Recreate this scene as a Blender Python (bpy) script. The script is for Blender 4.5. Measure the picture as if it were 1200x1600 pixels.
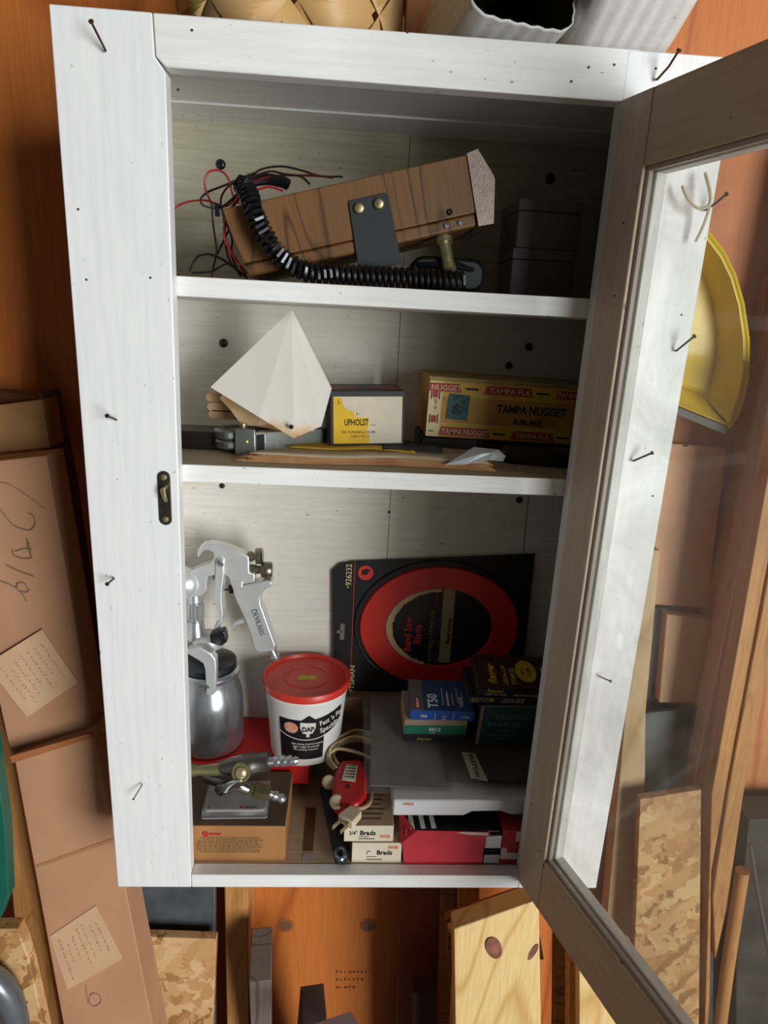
import bpy, bmesh, math, random
from mathutils import Vector, Matrix
for o in list(bpy.data.objects): bpy.data.objects.remove(o)
rnd = random.Random(7)
SC = bpy.context.scene
PI = math.pi
# ------------------------------------------------------------------ camera
CAM = Vector((0.17761, -0.68713, 0.69990)); FL = 1038.04
CF = Vector((0.058333, 0.95975, -0.274731)); CR = Vector((0.997663, -0.046239, 0.050297)); CU = Vector((-0.035569, 0.277023, 0.960205))
cd = bpy.data.cameras.new('camera'); cam = bpy.data.objects.new('camera', cd); SC.collection.objects.link(cam)
cd.sensor_fit = 'VERTICAL'; cd.sensor_height = 24.0; cd.lens = 24.0 * FL / 1600.0; cd.clip_start = 0.01
m = Matrix.Identity(4)
for i in range(3):
    m[i][0] = CR[i]; m[i][1] = CU[i]; m[i][2] = -CF[i]; m[i][3] = CAM[i]
cam.matrix_world = m
SC.camera = cam
# ------------------------------------------------------------------ light
w = bpy.data.worlds.new('world'); SC.world = w; w.use_nodes = True
bg = w.node_tree.nodes['Background']; bg.inputs[0].default_value = (1.0, 0.87, 0.74, 1); bg.inputs[1].default_value = 0.055
def area(name, loc, target, sx, sy, power, col):
    ld = bpy.data.lights.new(name, 'AREA'); ld.shape = 'RECTANGLE'; ld.size = sx; ld.size_y = sy; ld.energy = power; ld.color = col
    o = bpy.data.objects.new(name, ld); SC.collection.objects.link(o); o.location = loc
    o.rotation_euler = (Vector(target) - Vector(loc)).to_track_quat('-Z', 'Y').to_euler(); return o
area('doorway_daylight', (2.65, -3.45, 0.45), (0.2, 0.1, 0.45), 1.45, 2.4, 228, (0.93, 0.97, 1.0))
SC.view_settings.view_transform = 'Standard'; SC.view_settings.look = 'None'
SC.view_settings.gamma = 1; SC.view_settings.use_curve_mapping = False; SC.view_settings.exposure = 0.0

def P(px, py, **k):
    """a point of the place seen at a pixel of the photograph, on the plane x=, y= or z="""
    a, v = list(k.items())[0]; i = 'xyz'.index(a)
    d = CR * ((px - 600) / FL) - CU * ((py - 800) / FL) + CF
    return CAM + d * ((v - CAM[i]) / d[i])

# ------------------------------------------------------------------ materials
def lin(h):
    h = h.lstrip('#'); c = [int(h[i:i+2], 16) / 255 for i in (0, 2, 4)]
    return tuple(((x / 12.92) if x <= .04045 else ((x + .055) / 1.055) ** 2.4) for x in c) + (1,)
def newmat(name):
    mt = bpy.data.materials.new(name); mt.use_nodes = True; nt = mt.node_tree
    return mt, nt, nt.nodes['Principled BSDF']
def N(nt, t, **kw):
    n = nt.nodes.new(t)
    for k, v in kw.items(): setattr(n, k, v)
    return n
def coords(nt, scale=(1, 1, 1), rot=(0, 0, 0), loc=(0, 0, 0)):
    tc = N(nt, 'ShaderNodeTexCoord'); mp = N(nt, 'ShaderNodeMapping')
    mp.inputs['Scale'].default_value = scale; mp.inputs['Rotation'].default_value = rot; mp.inputs['Location'].default_value = loc
    nt.links.new(tc.outputs['Object'], mp.inputs[0]); return mp.outputs[0]
def noise(nt, vec, scale, detail=4, rough=.5, dist=0):
    n = N(nt, 'ShaderNodeTexNoise'); n.inputs['Scale'].default_value = scale; n.inputs['Detail'].default_value = detail
    n.inputs['Roughness'].default_value = rough; n.inputs['Distortion'].default_value = dist
    nt.links.new(vec, n.inputs['Vector']); return n.outputs['Fac']
def ramp(nt, fac, stops):
    r = N(nt, 'ShaderNodeValToRGB'); e = r.color_ramp.elements
    while len(e) < len(stops): e.new(.5)
    for i, (p_, c) in enumerate(stops): e[i].position = p_; e[i].color = c if len(c) == 4 else tuple(c) + (1,)
    nt.links.new(fac, r.inputs[0]); return r.outputs[0]
def mix(nt, fac, a, b, mode='MIX'):
    n = N(nt, 'ShaderNodeMix', data_type='RGBA', blend_type=mode)
    for s, v in ((0, fac), (6, a), (7, b)):
        if hasattr(v, 'is_output'): nt.links.new(v, n.inputs[s])
        else: n.inputs[s].default_value = v
    return n.outputs[2]
def bumpit(nt, b, h, strength=.3, dist=.002):
    n = N(nt, 'ShaderNodeBump'); n.inputs['Strength'].default_value = strength; n.inputs['Distance'].default_value = dist
    nt.links.new(h, n.inputs['Height']); nt.links.new(n.outputs[0], b.inputs['Normal'])
_c = {}
def plain(name, col, rough=.5, metal=0, var=.0, vs=40, col2=None, bump=0, stretch=(1, 1, 1), spec=.5, bs=None):
    if name in _c: return _c[name]
    mt, nt, b = newmat(name); c = lin(col)
    b.inputs['Roughness'].default_value = rough; b.inputs['Metallic'].default_value = metal; b.inputs['Specular IOR Level'].default_value = spec
    v = coords(nt, stretch); n = noise(nt, v, vs, 5)
    c2 = lin(col2) if col2 else tuple(x * (1 - var) for x in c[:3]) + (1,)
    r = ramp(nt, n, [(.35, c), (.68, c2)]) ; nt.links.new(r, b.inputs['Base Color'])
    if bump: bumpit(nt, b, noise(nt, v, bs or vs * 3, 4), bump, .001)
    _c[name] = mt; return mt
def painted(name, base, under, axis='Z', wear=.5, rough=.45, dark='#6e6558'):
    """old brushed paint: streaks along the grain, thin spots, dirt specks"""
    mt, nt, b = newmat(name); b.inputs['Roughness'].default_value = rough
    s = {'Z': (1, 1, .06), 'X': (.06, 1, 1), 'Y': (1, .06, 1)}[axis]
    v = coords(nt, s); v2 = coords(nt)
    st = noise(nt, v, 160, 6, .6); big = noise(nt, v2, 9, 5, .6); spk = noise(nt, coords(nt, tuple(min(1, q * 6) for q in s)), 260, 2, .5)
    c = ramp(nt, st, [(.3, lin(base)), (.75, lin(under))])
    c = mix(nt, ramp(nt, big, [(.45, (0, 0, 0)), (.75, (wear,) * 3)]), c, lin(under))
    c = mix(nt, ramp(nt, spk, [(.71, (0, 0, 0)), (.76, (.8, .8, .8))]), c, lin(dark))
    nt.links.new(c, b.inputs['Base Color']); bumpit(nt, b, st, .14, .0005); return mt
def wood(name, light, darkc, axis='Z', scale=9, knots=True, rough=.6, fine=.5, kd='#5a2c12', seed=0, kscale=3.2):
    """sawn softwood: growth rings stretched along the grain, pulled round knots"""
    mt, nt, b = newmat(name); b.inputs['Roughness'].default_value = rough
    s = {'Z': (1, 1, .13), 'X': (.13, 1, 1), 'Y': (1, .13, 1)}[axis]
    sk = {'Z': (1, 1, .45), 'X': (.45, 1, 1), 'Y': (1, .45, 1)}[axis]
    v = coords(nt, s, loc=(seed * .37, seed * .21, seed * .53))
    n1 = noise(nt, v, scale * .6, 2, .4, .4)
    mm = N(nt, 'ShaderNodeMath', operation='MULTIPLY'); nt.links.new(n1, mm.inputs[0]); mm.inputs[1].default_value = 11
    vk = N(nt, 'ShaderNodeTexVoronoi', feature='F1'); vk.inputs['Scale'].default_value = kscale
    nt.links.new(coords(nt, sk, loc=(seed * .7, seed * .3, seed * .9)), vk.inputs['Vector'])
    kn = ramp(nt, vk.outputs['Distance'], [(.0, (1, 1, 1)), (.16, (0, 0, 0))])
    ad = N(nt, 'ShaderNodeMath', operation='MULTIPLY_ADD'); nt.links.new(kn, ad.inputs[0]); ad.inputs[1].default_value = 3.0 if knots else 0; nt.links.new(mm.outputs[0], ad.inputs[2])
    fr = N(nt, 'ShaderNodeMath', operation='PINGPONG'); nt.links.new(ad.outputs[0], fr.inputs[0]); fr.inputs[1].default_value = .5
    c = ramp(nt, fr.outputs[0], [(.05, lin(light)), (.38, lin(light)), (.5, lin(darkc))])
    fs = {'Z': (1, 1, .03), 'X': (.03, 1, 1), 'Y': (1, .03, 1)}[axis]
    fn = noise(nt, coords(nt, fs), 320, 3, .6)
    c = mix(nt, fine, c, ramp(nt, fn, [(.35, (.62, .55, .5)), (.6, (1, 1, 1))]), 'MULTIPLY')
    if knots: c = mix(nt, ramp(nt, vk.outputs['Distance'], [(.045, (1, 1, 1)), (.06, (0, 0, 0))]), c, lin(kd))
    nt.links.new(c, b.inputs['Base Color']); bumpit(nt, b, fn, .2, .0005); return mt
def noisecol(nt, vec):
    n = N(nt, 'ShaderNodeTexNoise'); n.inputs['Scale'].default_value = 45; n.inputs['Detail'].default_value = 4; nt.links.new(vec, n.inputs['Vector']); return n.outputs['Color']
def osb(name):
    mt, nt, b = newmat(name); b.inputs['Roughness'].default_value = .55
    col = None
    for i, (rz, sc) in enumerate(((.4, (1, 1, .26)), (1.3, (1, 1, .32)), (-.6, (1, 1, .24)))):
        vo = N(nt, 'ShaderNodeTexVoronoi', feature='F1'); vo.inputs['Scale'].default_value = 62; vo.inputs['Randomness'].default_value = 1
        tc = N(nt, 'ShaderNodeTexCoord'); m1 = N(nt, 'ShaderNodeMapping'); m1.inputs['Rotation'].default_value = (0, rz, 0); nt.links.new(tc.outputs['Object'], m1.inputs[0])
        m2 = N(nt, 'ShaderNodeMapping'); m2.inputs['Scale'].default_value = sc; m2.inputs['Location'].default_value = (i, i, i); nt.links.new(m1.outputs[0], m2.inputs[0])
        nt.links.new(mix(nt, .035, m2.outputs[0], noisecol(nt, m1.outputs[0])), vo.inputs['Vector'])
        bw = N(nt, 'ShaderNodeSeparateColor'); nt.links.new(vo.outputs['Color'], bw.inputs[0])
        c = ramp(nt, bw.outputs[0], [(.0, lin('#96683c')), (.25, lin('#b58551')), (.6, lin('#c59763')), (1, lin('#d6b27f'))])
        if col is None: col = c; h = bw.outputs[0]
        else: col = mix(nt, ramp(nt, bw.outputs[1], [(.5, (0, 0, 0)), (.52, (1, 1, 1))]), col, c)
    nt.links.new(col, b.inputs['Base Color']); bumpit(nt, b, h, .5, .001); return mt
def glassmat(name, tint=(.93, .95, .93), haze=.1, streak=(1, 1, 1), gl=1.45, hscale=7, hz=(.45, .8)):
    mt, nt, b = newmat(name); nt.nodes.remove(b); out = nt.nodes['Material Output']
    tr = N(nt, 'ShaderNodeBsdfTransparent'); tr.inputs[0].default_value = tint + (1,)
    g = N(nt, 'ShaderNodeBsdfGlossy'); g.inputs['Roughness'].default_value = .03
    df = N(nt, 'ShaderNodeBsdfDiffuse'); df.inputs[0].default_value = (.75, .72, .66, 1)
    lw = N(nt, 'ShaderNodeLayerWeight'); lw.inputs[0].default_value = .5
    pw = N(nt, 'ShaderNodeMath', operation='POWER'); nt.links.new(lw.outputs['Facing'], pw.inputs[0]); pw.inputs[1].default_value = 4.5
    fr = N(nt, 'ShaderNodeMath', operation='MULTIPLY_ADD'); nt.links.new(pw.outputs[0], fr.inputs[0]); fr.inputs[1].default_value = .55; fr.inputs[2].default_value = .022
    m1 = N(nt, 'ShaderNodeMixShader'); nt.links.new(fr.outputs[0], m1.inputs[0]); nt.links.new(tr.outputs[0], m1.inputs[1]); nt.links.new(g.outputs[0], m1.inputs[2])
    n = noise(nt, coords(nt, streak), hscale, 6, .62, .6); r = ramp(nt, n, [(hz[0], (haze * .25,) * 3), (hz[1], (haze,) * 3)])
    m2 = N(nt, 'ShaderNodeMixShader'); nt.links.new(r, m2.inputs[0]); nt.links.new(m1.outputs[0], m2.inputs[1]); nt.links.new(df.outputs[0], m2.inputs[2])
    nt.links.new(m2.outputs[0], out.inputs[0]); return mt

WHITE_Z = painted('white_paint_upright', '#efeeea', '#e0dfde', 'Z', .3)
WHITE_X = painted('white_paint_level', '#efeee8', '#dedbd6', 'X', .3)
BACKP = painted('thin_white_paint', '#dedad0', '#cdc5b4', 'X', .8, .55, '#5d5648')
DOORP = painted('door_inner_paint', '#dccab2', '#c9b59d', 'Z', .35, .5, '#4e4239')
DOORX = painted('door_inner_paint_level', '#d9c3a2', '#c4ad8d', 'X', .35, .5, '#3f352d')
SHELFTOP = painted('worn_shelf_top', '#c4b295', '#ab9573', 'X', .8, .6, '#5b4632')
FLOORTOP = painted('worn_cabinet_floor', '#c9b49c', '#b09676', 'X', .8, .55, '#6b4a34')
PLY = wood('fir_plywood', '#c8722f', '#a9581f', 'Z', 4.5, True, .55, .35, '#7a3a1c', 1, 4.0)
PLY2 = wood('fir_plywood_pale', '#d58c55', '#bd6c3a', 'Z', 4, True, .55, .35, '#8b4c2a', 4, 3.0)
STUD = wood('stud_wood', '#c98f50', '#b4793c', 'Z', 22, False, .6, .5, seed=2)
PINE = wood('pine_board', '#e3c285', '#cda463', 'Z', 7, False, .5, .3, '#7d4a35', 3, 5.5)
TAN = wood('pale_board', '#cdae82', '#b8945f', 'Z', 8, False, .6, .3, seed=5)
GREYWOOD = wood('weathered_wood', '#6f6259', '#4a3f3a', 'Z', 14, False, .8, .5, seed=6)
DARKWOOD = wood('stained_board', '#8a6138', '#5a3a1d', 'X', 12, False, .7, .5, seed=7)
OSB = osb('osb')
CARD = plain('cardboard', '#b98a62', .8, 0, .1, 14, '#a97b58', .15, (1, 1, .2))
CARDD = plain('cardboard_brown', '#a77a4e', .8, 0, .12, 20, '#93693f', .12)
BLK = plain('black_plastic', '#121214', .35, 0, .2, 50)
RUB = plain('black_rubber', '#101012', .28, 0, .1, 50)
INK = plain('black_ink', '#17140f', .7, 0, .3, 60)
STEEL = plain('bright_steel', '#d0d2d4', .28, .85, .12, 30)
ALU = plain('cast_aluminium', '#e4e5e4', .34, .6, .1, 40, None, .06)
BRASS = plain('dull_brass', '#c2b68a', .35, .85, .3, 160)
RUST = plain('rusty_nail', '#5b3a2a', .7, .5, .5, 300)
NAILG = plain('grey_nail', '#55504a', .5, .8, .4, 300)
GALV = plain('dark_metal_sheet', '#5e6264', .55, .3, .3, 22, '#44484a', .2)
RED = plain('red_card', '#b81e22', .5, 0, .25, 18)
WPL = plain('white_plastic', '#e6e4dd', .4, 0, .05, 20)
CREAM = plain('cream_plastic', '#ddcfae', .4, 0, .08, 30)
PAPER = plain('paper_label', '#d9cdb4', .8, 0, .1, 40, '#c4b493')
GOLD = plain('yellow_print', '#cfae1d', .6, 0, .15, 60)
WINK = plain('white_print', '#ddd9d0', .6, 0, .1, 60)

# ------------------------------------------------------------------ mesh helpers
W = {}          # world matrix of every parent
def frame(o, x=(1, 0, 0), z=(0, 0, 1)):
    x = Vector(x).normalized(); z = Vector(z); y = z.cross(x).normalized(); z = x.cross(y)
    mm = Matrix.Identity(4)
    for i in range(3): mm[i][0] = x[i]; mm[i][1] = y[i]; mm[i][2] = z[i]; mm[i][3] = o[i]
    return mm
def tagit(o, label=None, cat=None, group=None, kind=None):
    for k, v in (('label', label), ('category', cat), ('group', group), ('kind', kind)):
        if v: o[k] = v
    return o
def thing(name, label, cat, mat4, group=None, kind=None):
    if not isinstance(mat4, Matrix): mat4 = Matrix.Translation(Vector(mat4))
    o = bpy.data.objects.new(name, None); o.empty_display_size = .02; SC.collection.objects.link(o); o.matrix_world = mat4; W[o.name] = mat4.copy()
    return tagit(o, label, cat, group, kind)
def struct(name, kind='structure'):
    o = bpy.data.objects.new(name, None); SC.collection.objects.link(o); W[o.name] = Matrix.Identity(4); o['kind'] = kind; return o
class MB:
    def __init__(s): s.v = []; s.f = []; s.mi = []; s.mats = []; s.runs = []
    def _m(s, mt):
        if mt is None: return 0
        if mt not in s.mats: s.mats.append(mt)
        return s.mats.index(mt)
    def add(s, vs, fs, mt=None, M=None):
        k = len(s.v); s.v += [(M @ Vector(v)) if M else Vector(v) for v in vs]; s.f += [[i + k for i in f] for f in fs]; s.mi += [s._m(mt)] * len(fs); return s
    def box(s, x0, x1, y0, y1, z0, z1, mt=None, M=None, top=None, front=None):
        vs = [(x, y, z) for z in (z0, z1) for y in (y0, y1) for x in (x0, x1)]
        fs = [(0, 2, 3, 1), (4, 5, 7, 6), (0, 1, 5, 4), (2, 6, 7, 3), (0, 4, 6, 2), (1, 3, 7, 5)]
        k = len(s.f); s.add(vs, fs, mt, M)
        if top: s.mi[k + 1] = s._m(top)
        if front: s.mi[k + 2] = s._m(front)
        return s
    def prism(s, pts, d, mt=None, M=None):
        """closed outline pts (3-D) pushed along vector d"""
        n = len(pts); d = Vector(d); a = [Vector(p_) for p_ in pts]
        nrm = Vector((0, 0, 0))
        for i in range(n): nrm += a[i].cross(a[(i + 1) % n])
        if nrm.dot(d) > 0: a.reverse()
        vs = a + [p_ + d for p_ in a]
        fs = [list(range(n)), [i + n for i in reversed(range(n))]] + [(i, i + n, (i + 1) % n + n, (i + 1) % n) for i in range(n)]
        return s.add(vs, [list(f) if k < 2 else list(reversed(f)) for k, f in enumerate(fs)], mt, M) if False else s.add(vs, fs, mt, M)
    def tube(s, pts, r, mt=None, seg=8, M=None, cap=True, close=False):
        pts = [Vector(p_) for p_ in pts]; n = len(pts); rr = r if isinstance(r, (list, tuple)) else [r] * n
        t0 = (pts[1] - pts[0]).normalized(); up = Vector((0, 0, 1)) if abs(t0.z) < .9 else Vector((1, 0, 0))
        u = t0.cross(up).normalized(); vs = []
        for i in range(n):
            if close: t = (pts[(i + 1) % n] - pts[i - 1]).normalized()
            else: t = (pts[min(i + 1, n - 1)] - pts[max(i - 1, 0)]).normalized()
            u = (u - t * u.dot(t)).normalized(); b_ = t.cross(u)
            for k in range(seg):
                a = 2 * PI * k / seg; vs.append(pts[i] + (u * math.cos(a) + b_ * math.sin(a)) * rr[i])
        fs = []
        for i in range(n if close else n - 1):
            j = (i + 1) % n
            for k in range(seg): fs.append((i * seg + k, i * seg + (k + 1) % seg, j * seg + (k + 1) % seg, j * seg + k))
        if cap and not close: fs += [list(reversed(range(seg))), [(n - 1) * seg + k for k in range(seg)]]
        return s.add(vs, fs, mt, M)
    def lathe(s, prof, mt=None, seg=32, M=None):
        """prof: (radius, height) bottom to top round local z"""
        vs = []; fs = []; n = len(prof)
        for (r, z) in prof:
            for k in range(seg):
                a = 2 * PI * k / seg; vs.append((max(r, 1e-5) * math.cos(a), max(r, 1e-5) * math.sin(a), z))
        for i in range(n - 1):
            for k in range(seg): fs.append((i * seg + k, i * seg + (k + 1) % seg, (i + 1) * seg + (k + 1) % seg, (i + 1) * seg + k))
        fs += [list(reversed(range(seg))), [(n - 1) * seg + k for k in range(seg)]]
        return s.add(vs, fs, mt, M)
    def text(s, t, size, M, mt=None, align='LEFT', sx=1.0, bold=0.0, ext=.0002, shear=0):
        c = bpy.data.curves.new('t', 'FONT'); c.body = t; c.size = size; c.align_x = align; c.offset = bold * size; c.extrude = ext; c.resolution_u = 2; c.shear = shear
        o = bpy.data.objects.new('t', c); SC.collection.objects.link(o)
        me = bpy.data.meshes.new_from_object(o.evaluated_get(bpy.context.evaluated_depsgraph_get()))
        MM = M @ Matrix.Diagonal((sx, 1, 1, 1))
        a0 = (len(s.v), len(s.f)); s.add([v.co for v in me.vertices], [list(p_.vertices) for p_ in me.polygons], mt, MM); s.runs.append((a0[0], len(s.v), a0[1], len(s.f)))
        bpy.data.objects.remove(o); bpy.data.curves.remove(c); bpy.data.meshes.remove(me); return s
    def build(s, name, mt=None, parent=None, bev=0, smooth=False, world=False, sub=0, solid=0, label=None, segs=2, angle=40):
        if s.runs and len(s.v) > s.runs[0][1] - s.runs[0][0]:      # every phrase of lettering is a part of its own
            last = None; used = set()
            for v0, v1, f0, f1 in s.runs:
                q = MB(); q.v = s.v[v0:v1]; q.f = [[i - v0 for i in f] for f in s.f[f0:f1]]; q.mi = [0] * len(q.f); last = q.build(name, mt, parent, bev, smooth, world, sub, solid, label, segs, angle); used |= set(range(f0, f1))
            rest = [f for k, f in enumerate(s.f) if k not in used]
            if rest:
                ids = sorted({i for f in rest for i in f}); mp = {i: k for k, i in enumerate(ids)}
                q = MB(); q.v = [s.v[i] for i in ids]; q.f = [[mp[i] for i in f] for f in rest]; q.mi = [0] * len(q.f); q.build('printed_mark', mt, parent, 0, False, world)['kind'] = 'stuff'
            return last
        me = bpy.data.meshes.new(name); vs = s.v
        if world and parent: I = W[parent.name].inverted(); vs = [I @ v for v in vs]
        me.from_pydata([tuple(v) for v in vs], [], [list(f) for f in s.f])
        ms = s.mats or [mt]
        for q in ms: me.materials.append(q)
        if len(ms) > 1:
            for p_, i in zip(me.polygons, s.mi): p_.material_index = i
        bm = bmesh.new(); bm.from_mesh(me); bmesh.ops.recalc_face_normals(bm, faces=bm.faces); bm.to_mesh(me); bm.free()
        me.update(); o = bpy.data.objects.new(name, me); SC.collection.objects.link(o)
        if parent: o.parent = parent; W[o.name] = W[parent.name]
        else: W[o.name] = Matrix.Identity(4)
        if solid: q = o.modifiers.new('s', 'SOLIDIFY'); q.thickness = solid; q.offset = 0
        if bev: q = o.modifiers.new('b', 'BEVEL'); q.width = bev; q.segments = segs; q.limit_method = 'ANGLE'; q.angle_limit = math.radians(angle)
        if sub: q = o.modifiers.new('u', 'SUBSURF'); q.levels = sub; q.render_levels = sub
        if smooth or bev or sub:
            for p_ in me.polygons: p_.use_smooth = True
            if not sub: me.set_sharp_from_angle(angle=math.radians(angle))
        if label: o['label'] = label
        return o
def FR(x, z, y=-.0004, rot=0):     # text frame on a face looking towards -y
    return Matrix(((1, 0, 0, x), (0, 0, -1, y), (0, 1, 0, z), (0, 0, 0, 1))) @ Matrix.Rotation(rot, 4, 'Z')
def TP(x, y, z, rot=0):            # text frame on a top face
    return Matrix.Translation((x, y, z)) @ Matrix.Rotation(rot, 4, 'Z')
def cr(pts, n=8, close=False):     # smooth curve through points
    pts = [Vector(p_) for p_ in pts]; out = []; L = len(pts)
    for i in range(L if close else L - 1):
        if close: a, b, c, d = pts[i - 1], pts[i], pts[(i + 1) % L], pts[(i + 2) % L]
        else: a, b, c, d = pts[max(i - 1, 0)], pts[i], pts[i + 1], pts[min(i + 2, L - 1)]
        for k in range(n):
            t = k / n; out.append(.5 * ((2 * b) + (c - a) * t + (2 * a - 5 * b + 4 * c - d) * t * t + (3 * b - a - 3 * c + d) * t ** 3))
    if not close: out.append(pts[-1])
    return out
def rrect(x0, x1, z0, z1, r, n=5, y=0):
    o = []
    for cx, cz, a0 in ((x1 - r, z1 - r, 0), (x0 + r, z1 - r, PI / 2), (x0 + r, z0 + r, PI), (x1 - r, z0 + r, 1.5 * PI)):
        for k in range(n + 1):
            a = a0 + k * PI / 2 / n; o.append((cx + r * math.cos(a), y, cz + r * math.sin(a)))
    return o

# ------------------------------------------------------------------ setting
wall = struct('wall_back')
WY = .354
MB().box(-1.6, -.622, WY, WY + .012, -.95, 1.7).build('plywood_sheet', PLY, wall)
MB().box(-.62, .90, WY, WY + .012, -.95, 1.7).build('plywood_sheet', PLY, wall)
MB().box(.902, 2.2, WY, WY + .012, -.95, 1.7).build('plywood_sheet', PLY2, wall)
for x0, x1, y0, mt in ((-.0119, .0300, .268, STUD), (.400, .438, .268, STUD)):
    MB().box(x0, x1, y0, WY, -.93, 1.6).build('stud', mt, wall, bev=.002)
MB().box(.800, .838, .268, WY, -.93, 1.6).build('stud', STUD, wall, bev=.002)
fl = MB().box(-2.6, 4.2, -5.2, .6, -1.0, -.93).build('floor', plain('concrete', '#8b8074', .9, 0, .2, 6)); fl['kind'] = 'structure'

# ------------------------------------------------------------------ cabinet
ls, Wi, rs, HT = .0933, .42, .1039, .9496
ZR, Z2, Z1, ZTB, D = .0194, .5429, .7337, .9083, .257
cab = thing('wall_cabinet', 'white-painted wooden wall cabinet with its glazed door swung open', 'cabinet', (0, 0, 0))
MB().prism([(-ls + .002, 0, 0), (.0, 0, 0), (.0035, 0, ZTB - .004), (-.0055, 0, ZTB + .008), (-.0065, 0, HT), (-ls - .001, 0, HT + .0005)], (0, .019, 0)).build('stile', WHITE_Z, cab, bev=.0012)
MB().box(Wi, Wi + rs, 0, .019, 0, HT).build('stile', WHITE_Z, cab, bev=.0012)
MB().prism([(-.0058, .0002, HT), (-.0048, .0002, ZTB + .008), (.004, .0002, ZTB), (Wi + .0125, .0002, ZTB - .001), (Wi + .0125, .0002, HT + .0005)], (0, .0186, 0)).build('top_rail', WHITE_X, cab, bev=.0012)
MB().box(.0006, Wi - .0002, 0.0003, .019, 0, ZR).build('bottom_rail', WHITE_X, cab, bev=.0008)
MB().box(-.074, Wi + .085, .019, D, 0, ZR - .001, WHITE_X, top=FLOORTOP).build('bottom_board', None, cab)
MB().box(-ls, -.074, .019, D, 0, HT).build('side_panel', WHITE_Z, cab)
MB().box(Wi + .085, Wi + rs, .019, D, 0, HT).build('side_panel', plain('darkened_side_panel', '#57493c', .8, 0, .2, 12), cab)  # right side coloured dark to hold back bounce light; true colour unseen
MB().box(-.074, Wi + .085, .019, .186, .932, HT - .001).build('top_board', WHITE_X, cab)
MB().box(-.074, Wi + .085, .1865, D, .930, HT - .001).build('top_board', WHITE_X, cab)
BACKT = painted('olive_back_paint', '#c2bba4', '#a89e84', 'X', .9, .6, '#5d5648')  # upper back panels get a darker olive tone than the lower ones
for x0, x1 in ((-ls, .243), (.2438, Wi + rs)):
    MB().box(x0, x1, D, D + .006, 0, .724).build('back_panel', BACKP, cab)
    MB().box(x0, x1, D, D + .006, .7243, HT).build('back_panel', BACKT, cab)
for z in (Z1, Z2):
    MB().box(-.0735, Wi + .0845, .0195, D - .001, z - .0195, z, WHITE_X, top=SHELFTOP).build('shelf', None, cab, bev=.001)
# bolts through the back
for px, py, r in ((345, 257, .0062), (859, 279, .0062), (349, 536, .0058), (826, 542, .0055), (795, 571, .005), (811, 781, .005), (347, 759, .004)):
    p = P(px, py, y=D); Mx = Matrix.Translation(p) @ Matrix.Rotation(PI / 2, 4, 'X')
    MB().lathe([(r, -.0005), (r, .0012), (r * .7, .003), (r * .35, .0034), (r * .3, .0026)], None, 20, Mx).build('bolt', BLK, cab, smooth=True)
p = P(608, 800, y=D); MB().lathe([(.0022, -.0005), (.0022, .0006)], None, 10, Matrix.Translation(p) @ Matrix.Rotation(PI / 2, 4, 'X')).build('bolt', BLK, cab)
# nails driven into the stiles
def nail(pix, y=0, out=.018, r=.0011, par=None, mt=RUST, head=True):
    """bent nail: from its hole out of the face and sideways to its head"""
    par = par or cab
    a = P(*pix[0], y=y + .002); pts = [a, P(*pix[0], y=y - .004)]
    for i, q in enumerate(pix[1:]): pts.append(P(*q, y=y - .004 - out * (i + 1) / len(pix[1:])))
    b = MB().tube(pts, r, None, 8)
    if head:
        t = (pts[-1] - pts[-2]).normalized(); b.tube([pts[-1], pts[-1] + t * .0015], r * 2.0, None, 10)
    return b.build('nail', mt, par, world=True, smooth=True)
nail([(165, 79), (153, 55), (143, 35)]); nail([(182, 656), (168, 650)], out=.02, mt=NAILG); nail([(178, 904), (168, 912)], out=.012, mt=NAILG)
nail([(222, 1226), (209, 1248)], out=.01, r=.0007, mt=NAILG)
nail([(1027, 124), (1045, 104), (1060, 80)]); nail([(1103, 328), (1120, 316), (1134, 304)], out=.015, mt=NAILG)
nail([(1057, 548), (1084, 526)], out=.014, mt=NAILG); nail([(990, 720), (1018, 708)], out=.012, mt=NAILG); nail([(937, 1057), (953, 1064)], out=.01, r=.0008, mt=NAILG)
for px, py in ((122, 327), (135, 437), (235, 434), (161, 1140), (278, 140), (300, 47), (1065, 492), (1020, 775), (637, 50), (920, 105), (960, 101), (893, 127), (1025, 107)):
    p = P(px, py, y=-.0002); MB().lathe([(.0012, 0), (.001, .0004)], None, 8, Matrix.Translation(p) @ Matrix.Rotation(PI / 2, 4, 'X')).build('nail_head', NAILG, cab)
# latch plate on the left stile
lz0, lz1 = .4805, .5392
lp = MB().prism(rrect(-.0190, -.0058, lz0, lz1, .0064), (0, -.0016, 0)).build('latch_plate', plain('tarnished_steel', '#6f6a60', .4, 1, .35, 120), cab, bev=.0004, label='tarnished steel strike plate with two screws')
for z in (lz0 + .0065, lz1 - .0065):
    MB().lathe([(.0036, 0), (.003, .0012), (.0012, .0017)], None, 14, Matrix.Translation((-.0124, -.0016, z)) @ Matrix.Rotation(PI / 2, 4, 'X')).build('screw', BRASS, lp, smooth=True)
MB().tube([(-.0124, -.0012, .5215), (-.0118, -.010, .5215), (-.0095, -.0125, .514), (-.0095, -.008, .509)], [.0028, .0026, .0022, .0016], None, 8).build('catch', BRASS, lp, smooth=True)
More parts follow.
